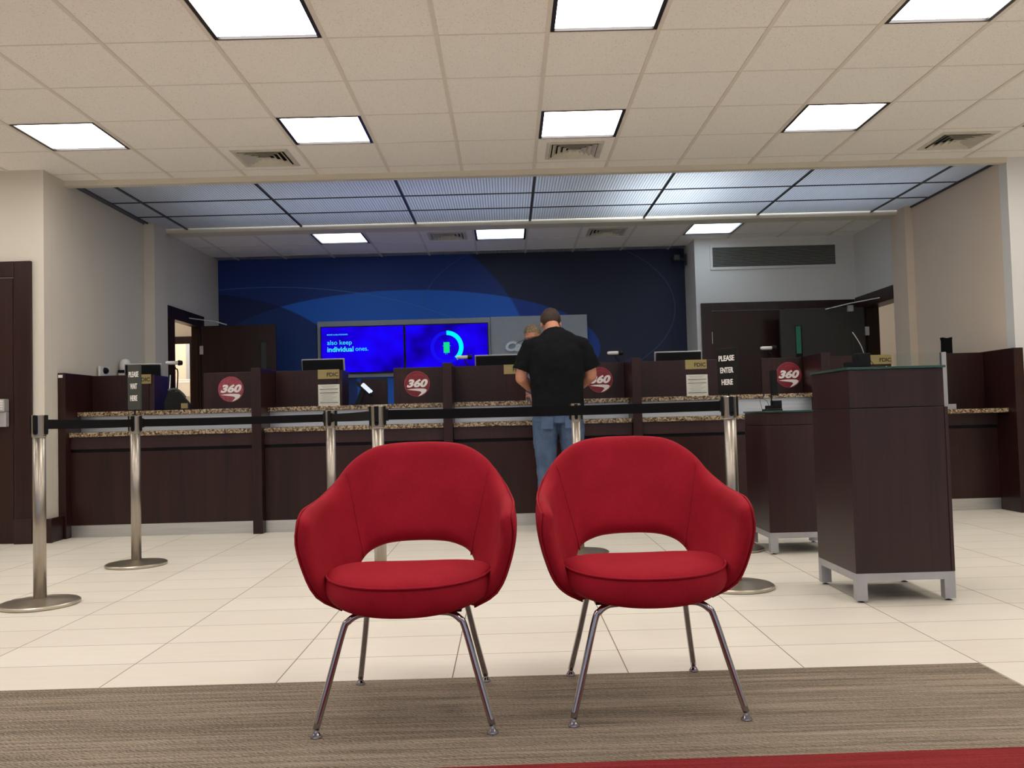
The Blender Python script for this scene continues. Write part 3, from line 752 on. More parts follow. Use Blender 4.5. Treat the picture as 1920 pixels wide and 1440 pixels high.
# aluminium post and glass at the right bay
t = thing('glass_screen', 'clear glass screen with white aluminium post at the far right teller bay', 'glass screen', (3.712, 7.42, GL))
obj('post', bxs((0, .038, 0, .04, .0005, .49)), 'grey_metal', t)
obj('foot', bxs((0, .10, -.01, .06, .0005, .045)), 'grey_metal', t)
obj('pane', bxs((-.40, -.001, .016, .022, .001, .487)), 'glass', t)
t = thing('desk_chair', 'black chair back rising behind the far right privacy screen', 'chair', (4.10, 8.1, 0))
bm = BM()
for a, b in (((-.045, 1.53), (.045, 1.53)),):
    prism(bm, [(-.05, 1.1), (.045, 1.1), (.045, 1.50), (.05, 1.535), (.0, 1.525), (-.05, 1.535), (-.04, 1.50)], -.03, .03)
obj('backrest', bm, 'black_soft', t, bevel=.01)
obj('seat', bxs((-.42, -.0, -.22, .22, .52, .6)), 'black_soft', t, bevel=.02)
bm = BM(); lathe(bm, [(.25, 0), (.25, .02), (.04, .06), (.03, .52), (0, .52)], (-.2, 0, 0), 20)
obj('pedestal', bm, 'black', t)
bm = BM(); rodbox(bm, (-.1, 0, .55), (0, 0, 1.15), .06, .03); obj('back_support', bm, 'black', t)

# things on the teller side
def monitor(label, x0, x1, ztop, y=8.0, tilt=.1, case='black', rz=0):
    t = thing('computer_monitor', label, 'monitor', ((x0+x1)/2, y, GU+.0005), rz, 'computer monitors behind the counter')
    w2 = (x1-x0)/2; h = ztop-GU
    bm = BM(); box(bm, -w2, w2, -.02, .015, h-.31, h-.012); 
    for v in bm.verts: v.co.y += (v.co.z-h)*-.15
    obj('back_shell', bm, case, t, bevel=.006)
    bm = BM(); box(bm, -w2-.012, w2+.012, .0155, .035, h-.33, h)
    for v in bm.verts: v.co.y += (v.co.z-h)*-.15
    obj('front_bezel', bm, 'silver', t, bevel=.004)
    obj('stand', bxs((-.03, .03, .02, .05, .01, h-.2), (-.1, .1, -.06, .1, 0, .012)), 'black', t)
    return t
monitor('dark monitor back at the left wall, half hidden by the wait-here sign', -3.50, -3.20, 1.485, 8.05, rz=.25)
monitor('monitor back over the white notice, left of the screens', -1.87, -1.50, 1.482)
monitor('monitor back with white top edge just left of the man', -.28, .12, 1.478)
monitor('monitor back with white top edge right of the man', 1.375, 1.785, 1.465)
def scanner(label, x, z, y=8.0, rz=0):
    t = thing('desk_camera', label, 'desk camera', (x, y, GU+.0005), rz, 'white desk cameras behind the counter')
    h = z-GU
    bm = BM(); lathe(bm, [(0, -.075), (.011, -.073), (.016, -.06), (.017, .03), (0, .03)], (0, 0, h), 18, 'x'); obj('barrel', bm, 'white_plastic', t, smooth=True)
    bm = BM(); lathe(bm, [(0, .03), (.022, .0305), (.025, .045), (.02, .07), (0, .075)], (0, 0, h), 18, 'x'); obj('lens_hood', bm, 'black', t)
    bm = BM(); tube(bm, smoothpath([(.0, 0, h-.016), (.01, 0, h-.05), (.03, 0, h-.09), (.02, .02, .1), (.02, .02, .01)]), .006, 8)
    lathe(bm, [(0, 0), (.05, 0), (.05, .012), (0, .014)], (.02, .02, 0), 20); obj('arm', bm, 'black', t)
scanner('white desk camera in front of the right wall screen', -.385, 1.46)
scanner('white desk camera right of the man, over round decal', 1.00, 1.462)
scanner('white desk camera over the rightmost round decal', 2.41, 1.47)
scanner('white desk camera by the far left doorway', -3.02, 1.475, 7.94, .5)
# card terminal with bright screen
t = thing('card_terminal', 'black card terminal with bright screen in gap left of the round decal', 'card terminal', (-1.33, 7.75, GU+.0005))
bm = BM(); rodbox(bm, (0, 0, 0), (.05, 0, .13), .05, .04, (1, 0, 0)); box(bm, -.05, .06, -.05, .05, 0, .012); obj('stand', bm, 'black', t)
bm = BM(); rodbox(bm, (.0, 0, .205), (.125, 0, .09), .09, .03, (.6, 0, .8)); obj('body', bm, 'black', t, bevel=.004)
bm = BM(); rodbox(bm, (.05, -.02, .187), (.125, -.02, .115), .07, .032, (.6, 0, .8)); obj('display', bm, 'screen_white', t)
for v in t.children[-1].data.vertices: v.co.z += .006
# small back cabinet and bits in the left gap
o = obj('low_partition', bxs((-1.39, -1.14, 8.3, 8.34, 0, 1.30)), 'wood'); tag(o, 'low dark wood partition behind the card terminal', 'partition')
t = thing('desk_telephone', 'black telephone on worktop by gap below the far left doorway', 'telephone', (-2.90, 7.70, GU+.0005), .3)
bm = BM(); prism(bm, [(-.11, 0), (.11, 0), (.11, .05), (.02, .16), (-.07, .17), (-.11, .08)], -.08, .08); obj('body', bm, 'black', t, bevel=.006)
obj('label_card', bxs((.03, .085, -.083, -.0805, .015, .06)), 'gold', t)
bm = BM(); tube(bm, smoothpath([(-.08, 0, .175), (-.02, 0, .185), (.03, 0, .15), (.06, 0, .11)]), .014, 8); obj('handset', bm, 'dark_grey', t)
bm = BM(); rodbox(bm, (-3.052, 7.93, 1.36), (-3.025, 7.83, 1.16), .008, .02)
t = tag(obj('stylus_strip', bm, 'silver'), 'thin silver strip leaning at the edge of the left privacy screen', 'strip')
# wall items over the left end
t = thing('wall_sensor', 'white square wall unit with dark dome on left wall', 'wall sensor', (-3.679, 7.97, 1.40))
obj('plate', bxs((0, .02, -.10, .10, -.07, .06)), 'white_plastic', t, bevel=.004)
bm = BM(); ball(bm, (.02, 0, .022), (.028, .045, .03)); obj('dome', bm, 'black', t, smooth=True)
t = thing('soap_dispenser', 'white rounded wall dispenser with black band and red label', 'dispenser', (-3.679, 8.33, 1.46))
bm = BM(); loft(bm, [((.045, 0, .0), .05, .05), ((.045, 0, .05), .05, .05)], (0, 1, 0)); obj('cap', bm, 'white_plastic', t, smooth=True)
obj('band', bxs((0, .075, -.06, .03, -.04, -.015)), 'black', t)
obj('body', bxs((0, .07, -.05, .05, -.2, -.0405)), 'white_plastic', t, bevel=.005)
obj('red_label', bxs((.0705, .0725, -.05, -.005, -.2, -.045)), 'red', t)
o = obj('clip', bxs((-.018, .018, 0, .002, -.012, .012)), 'white_plastic', loc=(-3.675, 7.1975, 1.335))
tag(o, 'tiny white clip at top of the left end panel', 'clip')

# ------------------------------------------------------------------ carpets
def slab(pts, z0, z1):
    bm = BM(); a = [bm.verts.new((x, y, z0)) for x, y in pts]; b = [bm.verts.new((x, y, z1)) for x, y in pts]
    bm.faces.new(a); bm.faces.new(b)
    for i in range(len(pts)): j = (i+1) % len(pts); bm.faces.new((a[i], a[j], b[j], b[i]))
    return bm
ye = lambda x: 2.267+.016*x
o = obj('carpet', slab([(-6.8, ye(-6.8)+.001), (1.596, ye(1.596)+.001), (1.596, 3.032), (-6.8, 3.032)], .0005, .007), 'carpet'); tag(o, 'taupe streaked carpet strip under the two red chairs', 'carpet')
o = obj('carpet', slab([(-6.8, -3.1), (1.596, -3.1), (1.596, ye(1.596)), (-6.8, ye(-6.8))], .0005, .007), 'carpet_red'); tag(o, 'red carpet along the bottom edge of the picture', 'carpet')

# ------------------------------------------------------------------ belt stanchions
def stanchion(label, x, y):
    t = thing('belt_stanchion', label, 'stanchion', (x, y, 0), 0, 'steel belt stanchions')
    bm = BM(); lathe(bm, [(.186, 0), (.19, .004), (.19, .014), (.183, .019), (.05, .036), (.033, .038), (0, .038)], n=64); obj('base', bm, 'steel_disc', t, smooth=False)
    for p in t.children[0].data.polygons: p.use_smooth = False
    bm = BM(); lathe(bm, [(.031, .036), (.031, .862), (0, .862)], n=32); obj('pole', bm, 'steel', t, smooth=False)
    for p in t.children[1].data.polygons: p.use_smooth = abs(p.normal.z) < .5
    bm = BM(); lathe(bm, [(.031, .858), (.034, .862), (.0345, .97), (.031, .974), (0, .974)], n=32); obj('collar', bm, 'steel', t)
    for p in t.children[2].data.polygons: p.use_smooth = abs(p.normal.z) < .5
    for k in range(4):
        a = k*PI/2
        bm = BM(); box(bm, .028, .043, -.011, .011, .882, .972); lathe(bm, [(0, .028), (.011, .028), (.011, .043), (0, .043)], (0, 0, .882), 14, 'x')
        for v in bm.verts: v.co = Matrix.Rotation(a, 3, 'Z') @ v.co
        obj('belt_clip', bm, 'black', t, bevel=.002)
    return t
SP = {1: (-2.424, 4.53), 2: (-2.444, 5.74), 3: (1.138, 4.48), 4: (.442, 5.70), 5: (-.671, 4.50), 6: (-1.163, 5.73), 7: (1.444, 5.70)}
SL = {1: 'steel belt stanchion nearest the brown door, far left front', 2: 'steel belt stanchion carrying the grey wait-here sign',
      3: 'steel belt stanchion just behind the right red chair, nearer of two in line', 4: 'steel belt stanchion standing behind the man, mostly hidden by the right chair',
      5: 'steel belt stanchion right behind the left red chair, nearer and taller looking', 6: 'steel belt stanchion farther back, left of the one behind the left chair',
      7: 'steel belt stanchion carrying the black enter-here sign, hidden in line behind another'}
ST = {}
for k, (x, y) in SP.items():
    if k == 1: ST[k] = stanchion(SL[k], x, y)
    else: ST[k] = dup(ST[1], SL[k], (x, y, 0))
def belt(k, a, b, z=.925):
    p, q = Vector((*SP[a], z)), Vector((*SP[b], z)); d = (q-p).normalized()
    root = ST[k]; off = Vector(root.location); n = 14; bm = BM(); s = d.cross(Vector((0, 0, 1)))*.0012; pr = None
    A, B = p+d*.046, q-d*.046; L = (B-A).length
    for i in range(n+1):
        t = i/n; c = A.lerp(B, t)-off; c.z -= .004*L*4*t*(1-t)/2
        ring = [bm.verts.new(c+s*e+Vector((0, 0, f*.025))) for e, f in ((-1, -1), (1, -1), (1, 1), (-1, 1))]
        if pr:
            for m in range(4): bm.faces.new((pr[m], pr[(m+1) % 4], ring[(m+1) % 4], ring[m]))
        else: bm.faces.new(ring)
        pr = ring
    bm.faces.new(pr)
    obj('belt', bm, 'black_soft', root)
    bm = BM()
    for c in (A, B): rodbox(bm, c-d*.004-off, c+d*.01-off, .014, .06)
    obj('belt_end', bm, 'black', root)
belt(1, 1, 2); belt(2, 2, 6); belt(5, 6, 5); belt(3, 5, 3); belt(7, 3, 7)
def sign(label, k, lines, mat, rz, w=.09, lettermat='white_ink'):
    x, y = SP[k]
    t = thing('queue_sign', label, 'sign', (x, y, .9745), rz, 'queue signs on stanchions')
    bm = BM(); lathe(bm, [(.02, 0), (.02, .004), (.006, .008), (.006, .04), (0, .04)], n=16); obj('stem', bm, 'black', t)
    obj('board', bxs((-w, w, -.008, .008, .038, .335)), mat, t, bevel=.002)
    for i, s in enumerate(lines):
        text('lettering', s, lettermat, t, (0, -.0095, .27-i*.078), width=w*1.6 if len(s) > 5 else (w*1.35 if len(s) > 4 else w*1.15), height=.037, offset=.03)
sign('grey sign reading please wait here on a stanchion at left', 2, ['PLEASE', 'WAIT', 'HERE'], 'dark_grey', -.34, .050)
sign('black sign reading please enter here above the right chair', 7, ['PLEASE', 'ENTER', 'HERE'], 'black', -.85, .075)

# ------------------------------------------------------------------ glass-topped check-writing stands
def stand(label, x, y, htop, cut):
    t = thing('writing_stand', label, 'stand', (x, y, 0), 0, 'glass-topped wood stands')
    W2, D = .455, .49; zb = .135
    obj('cabinet', bxs((0, W2, 0, D, zb, cut-.002)), 'wood_purple', t, bevel=.002)
    obj('upper_box', bxs((.002, W2-.012, .002, D, cut+.003, htop-.011)), 'wood_purple', t, bevel=.002)
    obj('reveal', bxs((.006, W2-.02, .006, D-.01, cut-.0018, cut+.0028)), 'black', t)
    obj('stile', bxs((W2-.016, W2-.001, -.004, -.0003, zb+.002, cut-.003)), 'wood_purple', t)
    obj('glass_top', bxs((-.006, W2-.004, -.008, D+.006, htop-.0105, htop)), 'green_glass', t, bevel=.001)
    bm = BM(); a = .05; zf = .012
    for x0 in (0, W2-a):
        for y0 in (0, D-.04): box(bm, x0, x0+a, y0, y0+.04, zf, .1)
    box(bm, 0, W2, 0, .025, .1, .1345); box(bm, 0, W2, D-.025, D, .1, .1345); box(bm, 0, .025, .0255, D-.0255, .1, .1345); box(bm, W2-.025, W2, .0255, D-.0255, .1, .1345)
    obj('base_frame', bm, 'grey_metal', t)
    for x0 in (.025, W2-.025):
        for y0 in (.02, D-.02):
            bm = BM(); lathe(bm, [(.016, 0), (.016, .003), (.006, .007), (.006, .013), (0, .013)], (x0, y0, 0), 14); obj('foot', bm, 'chrome', t)
    return t
stand('tall wood stand with green glass top at the right', 1.577, 4.03, 1.083, .893)
stand('lower wood stand with green glass top, behind and left of tall stand', 1.608, 5.45, .892, .80)
def penset(label, x, y, z, tall, flip=1):
    t = thing('pen_holder', label, 'pen holder', (x, y, z), 0, 'black pen holders on the stands')
    obj('base', bxs((-.05, .06, -.03, .05, .0005, .012)), 'black', t)
    if tall:
        obj('tray', bxs((-.045, .01, -.04, .03, .0125, .035)), 'black', t)
        obj('cup', bxs((.012, .07, -.02, .06, .0125, .078)), 'black', t, bevel=.002)
        bm = BM(); tube(bm, [(-.01, 0, .03), (-.012, 0, .165)], .0032, 8); obj('rod', bm, 'black', t)
        bm = BM(); tube(bm, smoothpath([(.055, .02, .078), (.04, .02, .12), (.015, .02, .165), (.002, .02, .185)]), .0022, 8); obj('pen', bm, 'silver', t)
        bm = BM(); tube(bm, smoothpath([(.065, 0, .06), (.09, -.01, .02), (.12, -.02, .006), (.17, -.03, .005), (.18, 0, .005)]), .0015, 6); obj('cord', bm, 'black', t)
        bm = BM()
        for x_ in (.14, .175): ball(bm, (x_, -.03, .006), .005, 8)
        obj('cord_bead', bm, 'white_plastic', t)
    else:
        obj('tray', bxs((-.035, .0, -.03, .03, .0125, .035)), 'black', t)
        obj('cup', bxs((.003, .06, -.02, .04, .0125, .066)), 'black', t, bevel=.002)
        bm = BM(); tube(bm, [(.0, 0, .03), (-.003, 0, .255)], .0045, 8); obj('rod', bm, 'black', t)
        obj('sign_plate', bxs((.004, .04, -.004, .004, .10, .262)), 'black', t)
        bm = BM(); tube(bm, smoothpath([(-.02, 0, .035), (-.03, 0, .065), (-.06, 0, .08), (-.075, 0, .07), (-.06, 0, .003)]), .0013, 6); obj('cord', bm, 'black', t)
penset('black pen holder with silver pen on the tall stand', 1.70, 4.25, 1.083, True)
penset('black pen holder with upright plate on the lower stand', 1.70, 5.62, .892, False)

# ------------------------------------------------------------------ red armchairs
def make_armchair(label, loc, rz):
    t = thing('armchair', label, 'chair', loc, rz, 'red upholstered armchairs')
    half = [  # columns from the middle of the back round to the front of the arm; five points from rim down
        [(0, .284, .802), (0, .264, .722), (0, .237, .640), (0, .214, .560), (0, .200, .493)],
        [(.080, .282, .800), (.075, .262, .720), (.068, .236, .638), (.062, .212, .557), (.062, .199, .491)],
        [(.162, .274, .786), (.150, .254, .706), (.138, .230, .626), (.128, .207, .548), (.120, .195, .482)],
        [(.236, .250, .736), (.220, .232, .662), (.203, .212, .586), (.187, .192, .513), (.176, .182, .452)],
        [(.275, .200, .676), (.258, .185, .605), (.238, .168, .528), (.220, .150, .455), (.208, .136, .385)],
        [(.293, .120, .642), (.284, .108, .565), (.265, .092, .485), (.238, .074, .400), (.190, .060, .332)],
        [(.303, .025, .626), (.299, .018, .545), (.280, .008, .458), (.246, .002, .374), (.178, .000, .320)],
        [(.306, -.070, .616), (.305, -.072, .540), (.284, -.070, .452), (.250, -.064, .376), (.180, -.056, .330)],
        [(.301, -.146, .592), (.305, -.154, .530), (.286, -.148, .450), (.254, -.134, .380), (.190, -.104, .338)]]
    cols = [[(-x, y, z) for x, y, z in c] for c in half[:0:-1]] + half
    cols = [[Vector(p) for p in c] for c in cols]
    def cr(P, u):
        i = min(int(u), len(P)-2); f = u-i
        a, b, c, d = P[max(i-1, 0)], P[i], P[i+1], P[min(i+2, len(P)-1)]
        if i == 0: a = b*2-c
        if i+2 > len(P)-1: d = c*2-b
        return .5*((2*b)+(c-a)*f+(2*a-5*b+4*c-d)*f*f+(3*b-a-3*c+d)*f**3)
    NU, NV = 48, 12
    G = [[cr([cr(c, v/NV*4) for c in cols], u/NU*16) for v in range(NV+1)] for u in range(NU+1)]
    def nrm(u, v):
        du = G[min(u+1, NU)][v]-G[max(u-1, 0)][v]; dv = G[u][min(v+1, NV)]-G[u][max(v-1, 0)]
        return du.cross(dv).normalized()     # points away from the sitter
    bm = BM(); TH = .052
    sgn = 1 if nrm(NU//2, NV//2).y > 0 else -1
    def th(u, v):
        e = min(v/1.0, (NV-v)/1.0, 1); return TH/2*(1 if u else 1)
    I = [[None]*(NV+1) for _ in range(NU+1)]; O = [[None]*(NV+1) for _ in range(NU+1)]
    for u in range(NU+1):
        for v in range(NV+1):
            n = nrm(u, v)*sgn
            edge = (v in (0, NV)) or (u in (0, NU))
            k = TH/2*(.72 if edge else 1)
            I[u][v] = bm.verts.new(G[u][v]-n*k); O[u][v] = bm.verts.new(G[u][v]+n*k)
    # a middle row of verts round the edge makes it round
    ring = [(u, 0) for u in range(NU+1)]+[(NU, v) for v in range(1, NV+1)]+[(u, NV) for u in range(NU-1, -1, -1)]+[(0, v) for v in range(NV-1, 0, -1)]
    E = []
    for u, v in ring:
        o_ = Vector((0, 0, 0))
        if v == 0: o_ += (G[u][0]-G[u][1]).normalized()
        if v == NV: o_ += (G[u][NV]-G[u][NV-1]).normalized()
        if u == 0: o_ += (G[0][v]-G[1][v]).normalized()
        if u == NU: o_ += (G[NU][v]-G[NU-1][v]).normalized()
        E.append(bm.verts.new(G[u][v]+o_.normalized()*.014))
    for u in range(NU):
        for v in range(NV):
            bm.faces.new((I[u][v], I[u+1][v], I[u+1][v+1], I[u][v+1])); bm.faces.new((O[u][v], O[u][v+1], O[u+1][v+1], O[u+1][v]))
    for i in range(len(ring)):
        j = (i+1) % len(ring); (a, b), (c, d) = ring[i], ring[j]
        bm.faces.new((I[a][b], E[i], E[j], I[c][d])); bm.faces.new((E[i], O[a][b], O[c][d], E[j]))
    obj('shell', bm, 'red', t, smooth=True, sub=1)
    sh = t.children[0]
    # piping round the outer edge of back and arms
    path = []
    for u, v in [(0, v) for v in range(NV, 0, -1)]+[(u, 0) for u in range(NU+1)]+[(NU, v) for v in range(1, NV+1)]:
        path.append(G[u][v]+nrm(u, v)*sgn*(TH/2*.70)+(Vector((0, 0, .001)) if v == 0 else Vector((0, -.001, 0))))
    bm = BM(); tube(bm, path, .0033, 8); obj('piping', bm, 'red', sh, smooth=True)
    # seam lines where arms meet the back
    for s in (0, 1):
        u = 14 if s == 0 else NU-14
        p = [G[u][v]-nrm(u, v)*sgn*(TH/2+.0003) for v in range(0, NV+1)]
        bm = BM(); tube(bm, p, .0022, 6); obj('seam', bm, 'red', sh, smooth=True)
    # seat cushion
    def outline(k, s):
        a = 2*PI*k/56; c, sn = math.cos(a), math.sin(a)
        x = .250*abs(c)**.82*(1 if c > 0 else -1)
        y = (.205*abs(sn)**.82 if sn > 0 else -.240*abs(sn)**.92)
        return x*s, y*s-.035
    bm = BM(); prof = [(.30, .452), (.6, .450), (.82, .444), (.93, .4345), (.985, .4245), (1.0, .419), (1.018, .403), (1.028, .380), (1.02, .354), (.985, .337), (.9, .328), (.6, .324)]
    rings = []
    for s, z in prof:
        R = []
        for k in range(56):
            x, y = outline(k, s)
            dz = .006*(x/.24)**2 - .03*max(0, y+.02)/.2*(1 if z > .40 else .3) - .006*max(0, -y-.1)/.15
            if z < .36: dz += .016*(abs(x)/.24)**2
            R.append(bm.verts.new((x, y, z+dz)))
        rings.append(R)
    for a, b in zip(rings, rings[1:]):
        for k in range(56): bm.faces.new((a[k], a[(k+1) % 56], b[(k+1) % 56], b[k]))
    bm.faces.new(rings[0]); bm.faces.new(rings[-1])
    pp = [v.co.copy() for v in rings[5]]
    seat = obj('seat_cushion', bm, 'red', t, smooth=True, sub=1)
    bm = BM(); tube(bm, [p+Vector((p.x, p.y+.035, 0)).normalized()*.002+Vector((0, 0, .001)) for p in pp], .0036, 8, closed=True); obj('piping', bm, 'red', seat, smooth=True)
    # chrome legs with glides
    for sx in (-1, 1):
        P = smoothpath([(sx*.10, -.170, .325), (sx*.135, -.195, .326), (sx*.160, -.207, .312), (sx*.175, -.212, .288), (sx*.212, -.232, .155), (sx*.249, -.252, .022)], 8)
        for nm, P_, f in (('leg', P, (sx*.249, -.253)), ('leg', smoothpath([(sx*.115, .06, .335), (sx*.145, .09, .325), (sx*.158, .11, .30), (sx*.184, .172, .16), (sx*.211, .236, .022)], 8), (sx*.212, .238))):
            bm = BM(); tube(bm, P_, .0098, 16); lg = obj(nm, bm, 'chrome', t, smooth=True)
            bm = BM(); lathe(bm, [(.0165, .0), (.0165, .003), (.011, .011), (.007, .018), (.007, .028), (0, .028)], (f[0], f[1], 0), 20); obj('glide', bm, 'chrome', lg, smooth=True)
        bm = BM(); lathe(bm, [(.0, .322), (.007, .322), (.007, .345), (0, .345)], (sx*.085, -.15, 0), 12); obj('bolt', bm, 'dark_grey', t)
    obj('under_frame', bxs((-.16, .16, -.12, .12, .312, .325)), 'black', t)
    return t
ch = make_armchair('red upholstered armchair with chrome legs, left one of the facing pair', (-.313, 2.752, .007), -.012)
dup(ch, 'red upholstered armchair with chrome legs, right one of the facing pair', (.408, 2.792, .007), .022)

# ------------------------------------------------------------------ people
def fuse(name, bm, mat, parent, vox=.007, smooth=6, disp=0, dscale=.12):
    o = obj(name, bm, mat, parent, smooth=True)
    r = o.modifiers.new('fuse', 'REMESH'); r.mode = 'VOXEL'; r.voxel_size = vox; r.use_smooth_shade = True
    s = o.modifiers.new('soften', 'SMOOTH'); s.factor = .5; s.iterations = smooth
    if disp:
        tx = bpy.data.textures.new(name+'_folds', 'CLOUDS'); tx.noise_scale = dscale; tx.noise_depth = 2
        d = o.modifiers.new('folds', 'DISPLACE'); d.texture = tx; d.strength = disp; d.mid_level = .5; d.texture_coords = 'LOCAL'
    return o
def hand(bm, wrist, aim, palm_down, s=1, curl=.6):
    """palm, four unequal bent fingers and a thumb leaving the side of the palm"""
    w = Vector(wrist); f = Vector(aim).normalized(); n = Vector(palm_down); n = (n-f*n.dot(f)).normalized(); side = f.cross(n)*s
    loft(bm, [(w, .026, .019), (w+f*.03, .034, .016), (w+f*.075, .041, .014), (w+f*.09, .038, .012)], side, 14)
    for k, (off, L) in enumerate(((-.030, .068), (-.010, .078), (.010, .073), (.029, .058))):
        b = w+f*.088+side*off; d1 = (f+n*.15*curl).normalized(); d2 = (f+n*.9*curl).normalized(); d3 = (f*.6+n*1.2*curl).normalized()
        p1 = b+d1*L*.45; p2 = p1+d2*L*.33; p3 = p2+d3*L*.22
        loft(bm, [(b-f*.015, .0092, .0092), (p1, .0086, .0086), (p2, .0080, .0080), (p3, .0070, .0070)], side, 10)
    b = w+f*.03-side*.03; t1 = b+(f*.5-side*.7+n*.3).normalized()*.035; t2 = t1+(f*.9-side*.2+n*.3).normalized()*.030; t3 = t2+(f-side*.0+n*.4).normalized()*.020
    loft(bm, [(b, .013, .013), (t1, .011, .011), (t2, .0098, .0098), (t3, .008, .008)], side, 10)
def head(bm, c, R, s=1.0):
    def P(x, y, z): return Vector(c)+R @ (Vector((x, y, z))*s)
    def B(x, y, z, rx, ry, rz):
        m = Matrix.Translation(P(x, y, z)) @ R.to_4x4() @ Matrix.Diagonal((rx*s, ry*s, rz*s, 1))
        bmesh.ops.create_uvsphere(bm, u_segments=20, v_segments=14, radius=1, matrix=m)
    B(0, -.01, .03, .076, .097, .088); B(0, .03, -.035, .062, .066, .075); B(0, .055, -.085, .035, .035, .03)
    B(0, .098, -.012, .012, .018, .022); B(0, .106, -.028, .016, .013, .011)       # nose
    B(0, .085, .025, .055, .02, .012)                                                # brow
    B(0, .088, -.057, .024, .012, .006); B(0, .087, -.067, .020, .012, .006)         # lips
    for q in (-1, 1):
        B(q*.077, -.005, -.012, .008, .018, .031); B(q*.04, .065, -.03, .022, .02, .018)
    return P
def rotm(pitch_, yaw_=0, roll_=0):
    return (Matrix.Rotation(yaw_, 3, 'Z') @ Matrix.Rotation(-pitch_, 3, 'X') @ Matrix.Rotation(roll_, 3, 'Y'))
def hair_cap(bm, P, R, s=1.0, zcut=-.05, vol=1.07, nape=-.08, front=.075):
    m = bmesh.ops.create_uvsphere(bm, u_segments=36, v_segments=26, radius=1)
    kill = []
    for v in m['verts']:
        x, y, z = v.co; lx, ly, lz = x*.077*vol, -.012+y*.098*vol, .030+z*.089*vol
        # hairline: higher at the face, lower at the nape
        t = (ly+.11)/.21; line = nape+(front-nape)*max(0, min(1, t))**.8
        if lz < line:
            sc = .93; lx, ly, lz = lx*sc, -.012+(ly+.012)*sc, max(lz, line-.03)
        v.co = P(lx/1, ly/1, lz/1) if s == 1 else P(lx, ly, lz)
def shoe(bm, c, rz=0):
    R = Matrix.Rotation(rz, 3, 'Z')
    def q(x, y, z): return Vector(c)+R @ Vector((x, y, z))
    loft(bm, [(q(0, -.07, .045), .036, .043), (q(0, 0, .045), .040, .044), (q(0, .08, .036), .046, .035), (q(0, .15, .027), .043, .026), (q(0, .185, .022), .030, .02)], (1, 0, 0), 18)

# --- the man at the counter
mx, my = .392, 6.86
man = thing('person', 'person in black t-shirt and blue jeans seen from behind at the counter', 'person', (mx, my, 0))
bm = BM()
R = rotm(.62, .0); P = head(bm, (-.028, .15, 1.640), R, 1.0)
loft(bm, [((-.022, .105, 1.62), .056, .058), ((-.015, .05, 1.565), .060, .060), ((0, .01, 1.50), .085, .07)], (1, 0, 0))
loft(bm, [((0, -.01, .93), .165, .105), ((0, -.015, 1.08), .16, .10), ((0, -.03, 1.28), .18, .105), ((0, -.01, 1.44), .17, .09), ((0, .0, 1.50), .12, .07)], (1, 0, 0), 24)
AR = {-1: [(-.185, -.005, 1.455), (-.262, .0, 1.30), (-.282, .005, 1.20), (-.215, .15, 1.145), (-.14, .30, 1.118)],
      1: [(.185, -.005, 1.455), (.255, .0, 1.31), (.272, .005, 1.205), (.205, .15, 1.15), (.115, .30, 1.12)]}
for q in (-1, 1):
    A = AR[q]
    loft(bm, [(A[0], .06, .06), (A[1], .052, .055), (Vector(A[2])+Vector((0, 0, .01)), .045, .048)], (1, 0, 0), 18)
    loft(bm, [(A[2], .044, .046), (A[3], .043, .040), (A[4], .029, .025)], (0, 0, 1), 18)
    hand(bm, A[4], (-q*.35, .9, -.12), (0, -.1, -1), q, .5)
    loft(bm, [((q*.095, 0, .92), .085, .09), ((q*.10, .01, .5), .055, .06), ((q*.10, -.01, .10), .04, .045)], (1, 0, 0))
fuse('body', bm, 'skin', man, .006, 4)
bm = BM(); hair_cap(bm, P, R, 1.0, nape=-.075, vol=1.075)
o = fuse('hair', bm, 'hair_brown', man, .005, 2, .006, .02); o['label'] = 'short brown hair'
bm = BM()
for q in (-1, 1): ball(bm, P(q*.03, .078, .005), .011, 10)
obj('eyes', bm, 'white_ink', man, smooth=True)
# t-shirt
bm = BM()
loft(bm, [((0, -.005, .915), .212, .140), ((0, -.012, 1.0), .206, .135), ((0, -.018, 1.12), .206, .132), ((0, -.035, 1.28), .222, .138), ((0, -.03, 1.40), .222, .128), ((0, -.02, 1.47), .200, .110), ((-.005, .0, 1.525), .140, .088), ((-.010, .025, 1.565), .088, .074)], (1, 0, 0), 40, False)
for q in (-1, 1):
    A = AR[q]
    loft(bm, [((q*.13, -.01, 1.46), .07, .075), ((q*.192, -.008, 1.448), .078, .085), ((q*.250, -.002, 1.33), .074, .080), ((q*.276, .002, 1.262), .076, .082)], (1, 0, 0), 28, False)
fuse('shirt', bm, 'shirt', man, .007, 8, .022, .11)
bm = BM(); loft(bm, [((0, -.002, .955), .182, .118), ((0, -.004, .90), .200, .128), ((0, -.006, .84), .200, .125)], (1, 0, 0), 36, False)
for q in (-1, 1):
    loft(bm, [((q*.098, -.005, .87), .105, .118), ((q*.105, .0, .72), .096, .105), ((q*.102, .015, .50), .078, .085), ((q*.098, .0, .28), .070, .078), ((q*.098, -.01, .05), .068, .08)], (1, 0, 0), 28, False)
o = fuse('jeans', bm, 'jeans', man, .007, 6, .018, .09)
for q in (-1, 1): obj('back_pocket', bxs((min(q*.045, q*.14), max(q*.045, q*.14), -.139, -.131, .80, .89)), 'jeans', man, bevel=.003)
for q in (-1, 1):
    bm = BM(); shoe(bm, (q*.098, -.0, 0), -q*.08); fuse('shoe', bm, 'black', man, .006, 3)
o = obj('bank_slip', bxs((-.12, .12, -.07, .10, 0, .002)), 'paper', loc=(mx-.0, my+.45, 1.135)); tag(o, 'white slip of paper held by the man at the counter', 'paper')
o.rotation_euler = (.12, 0, 0)

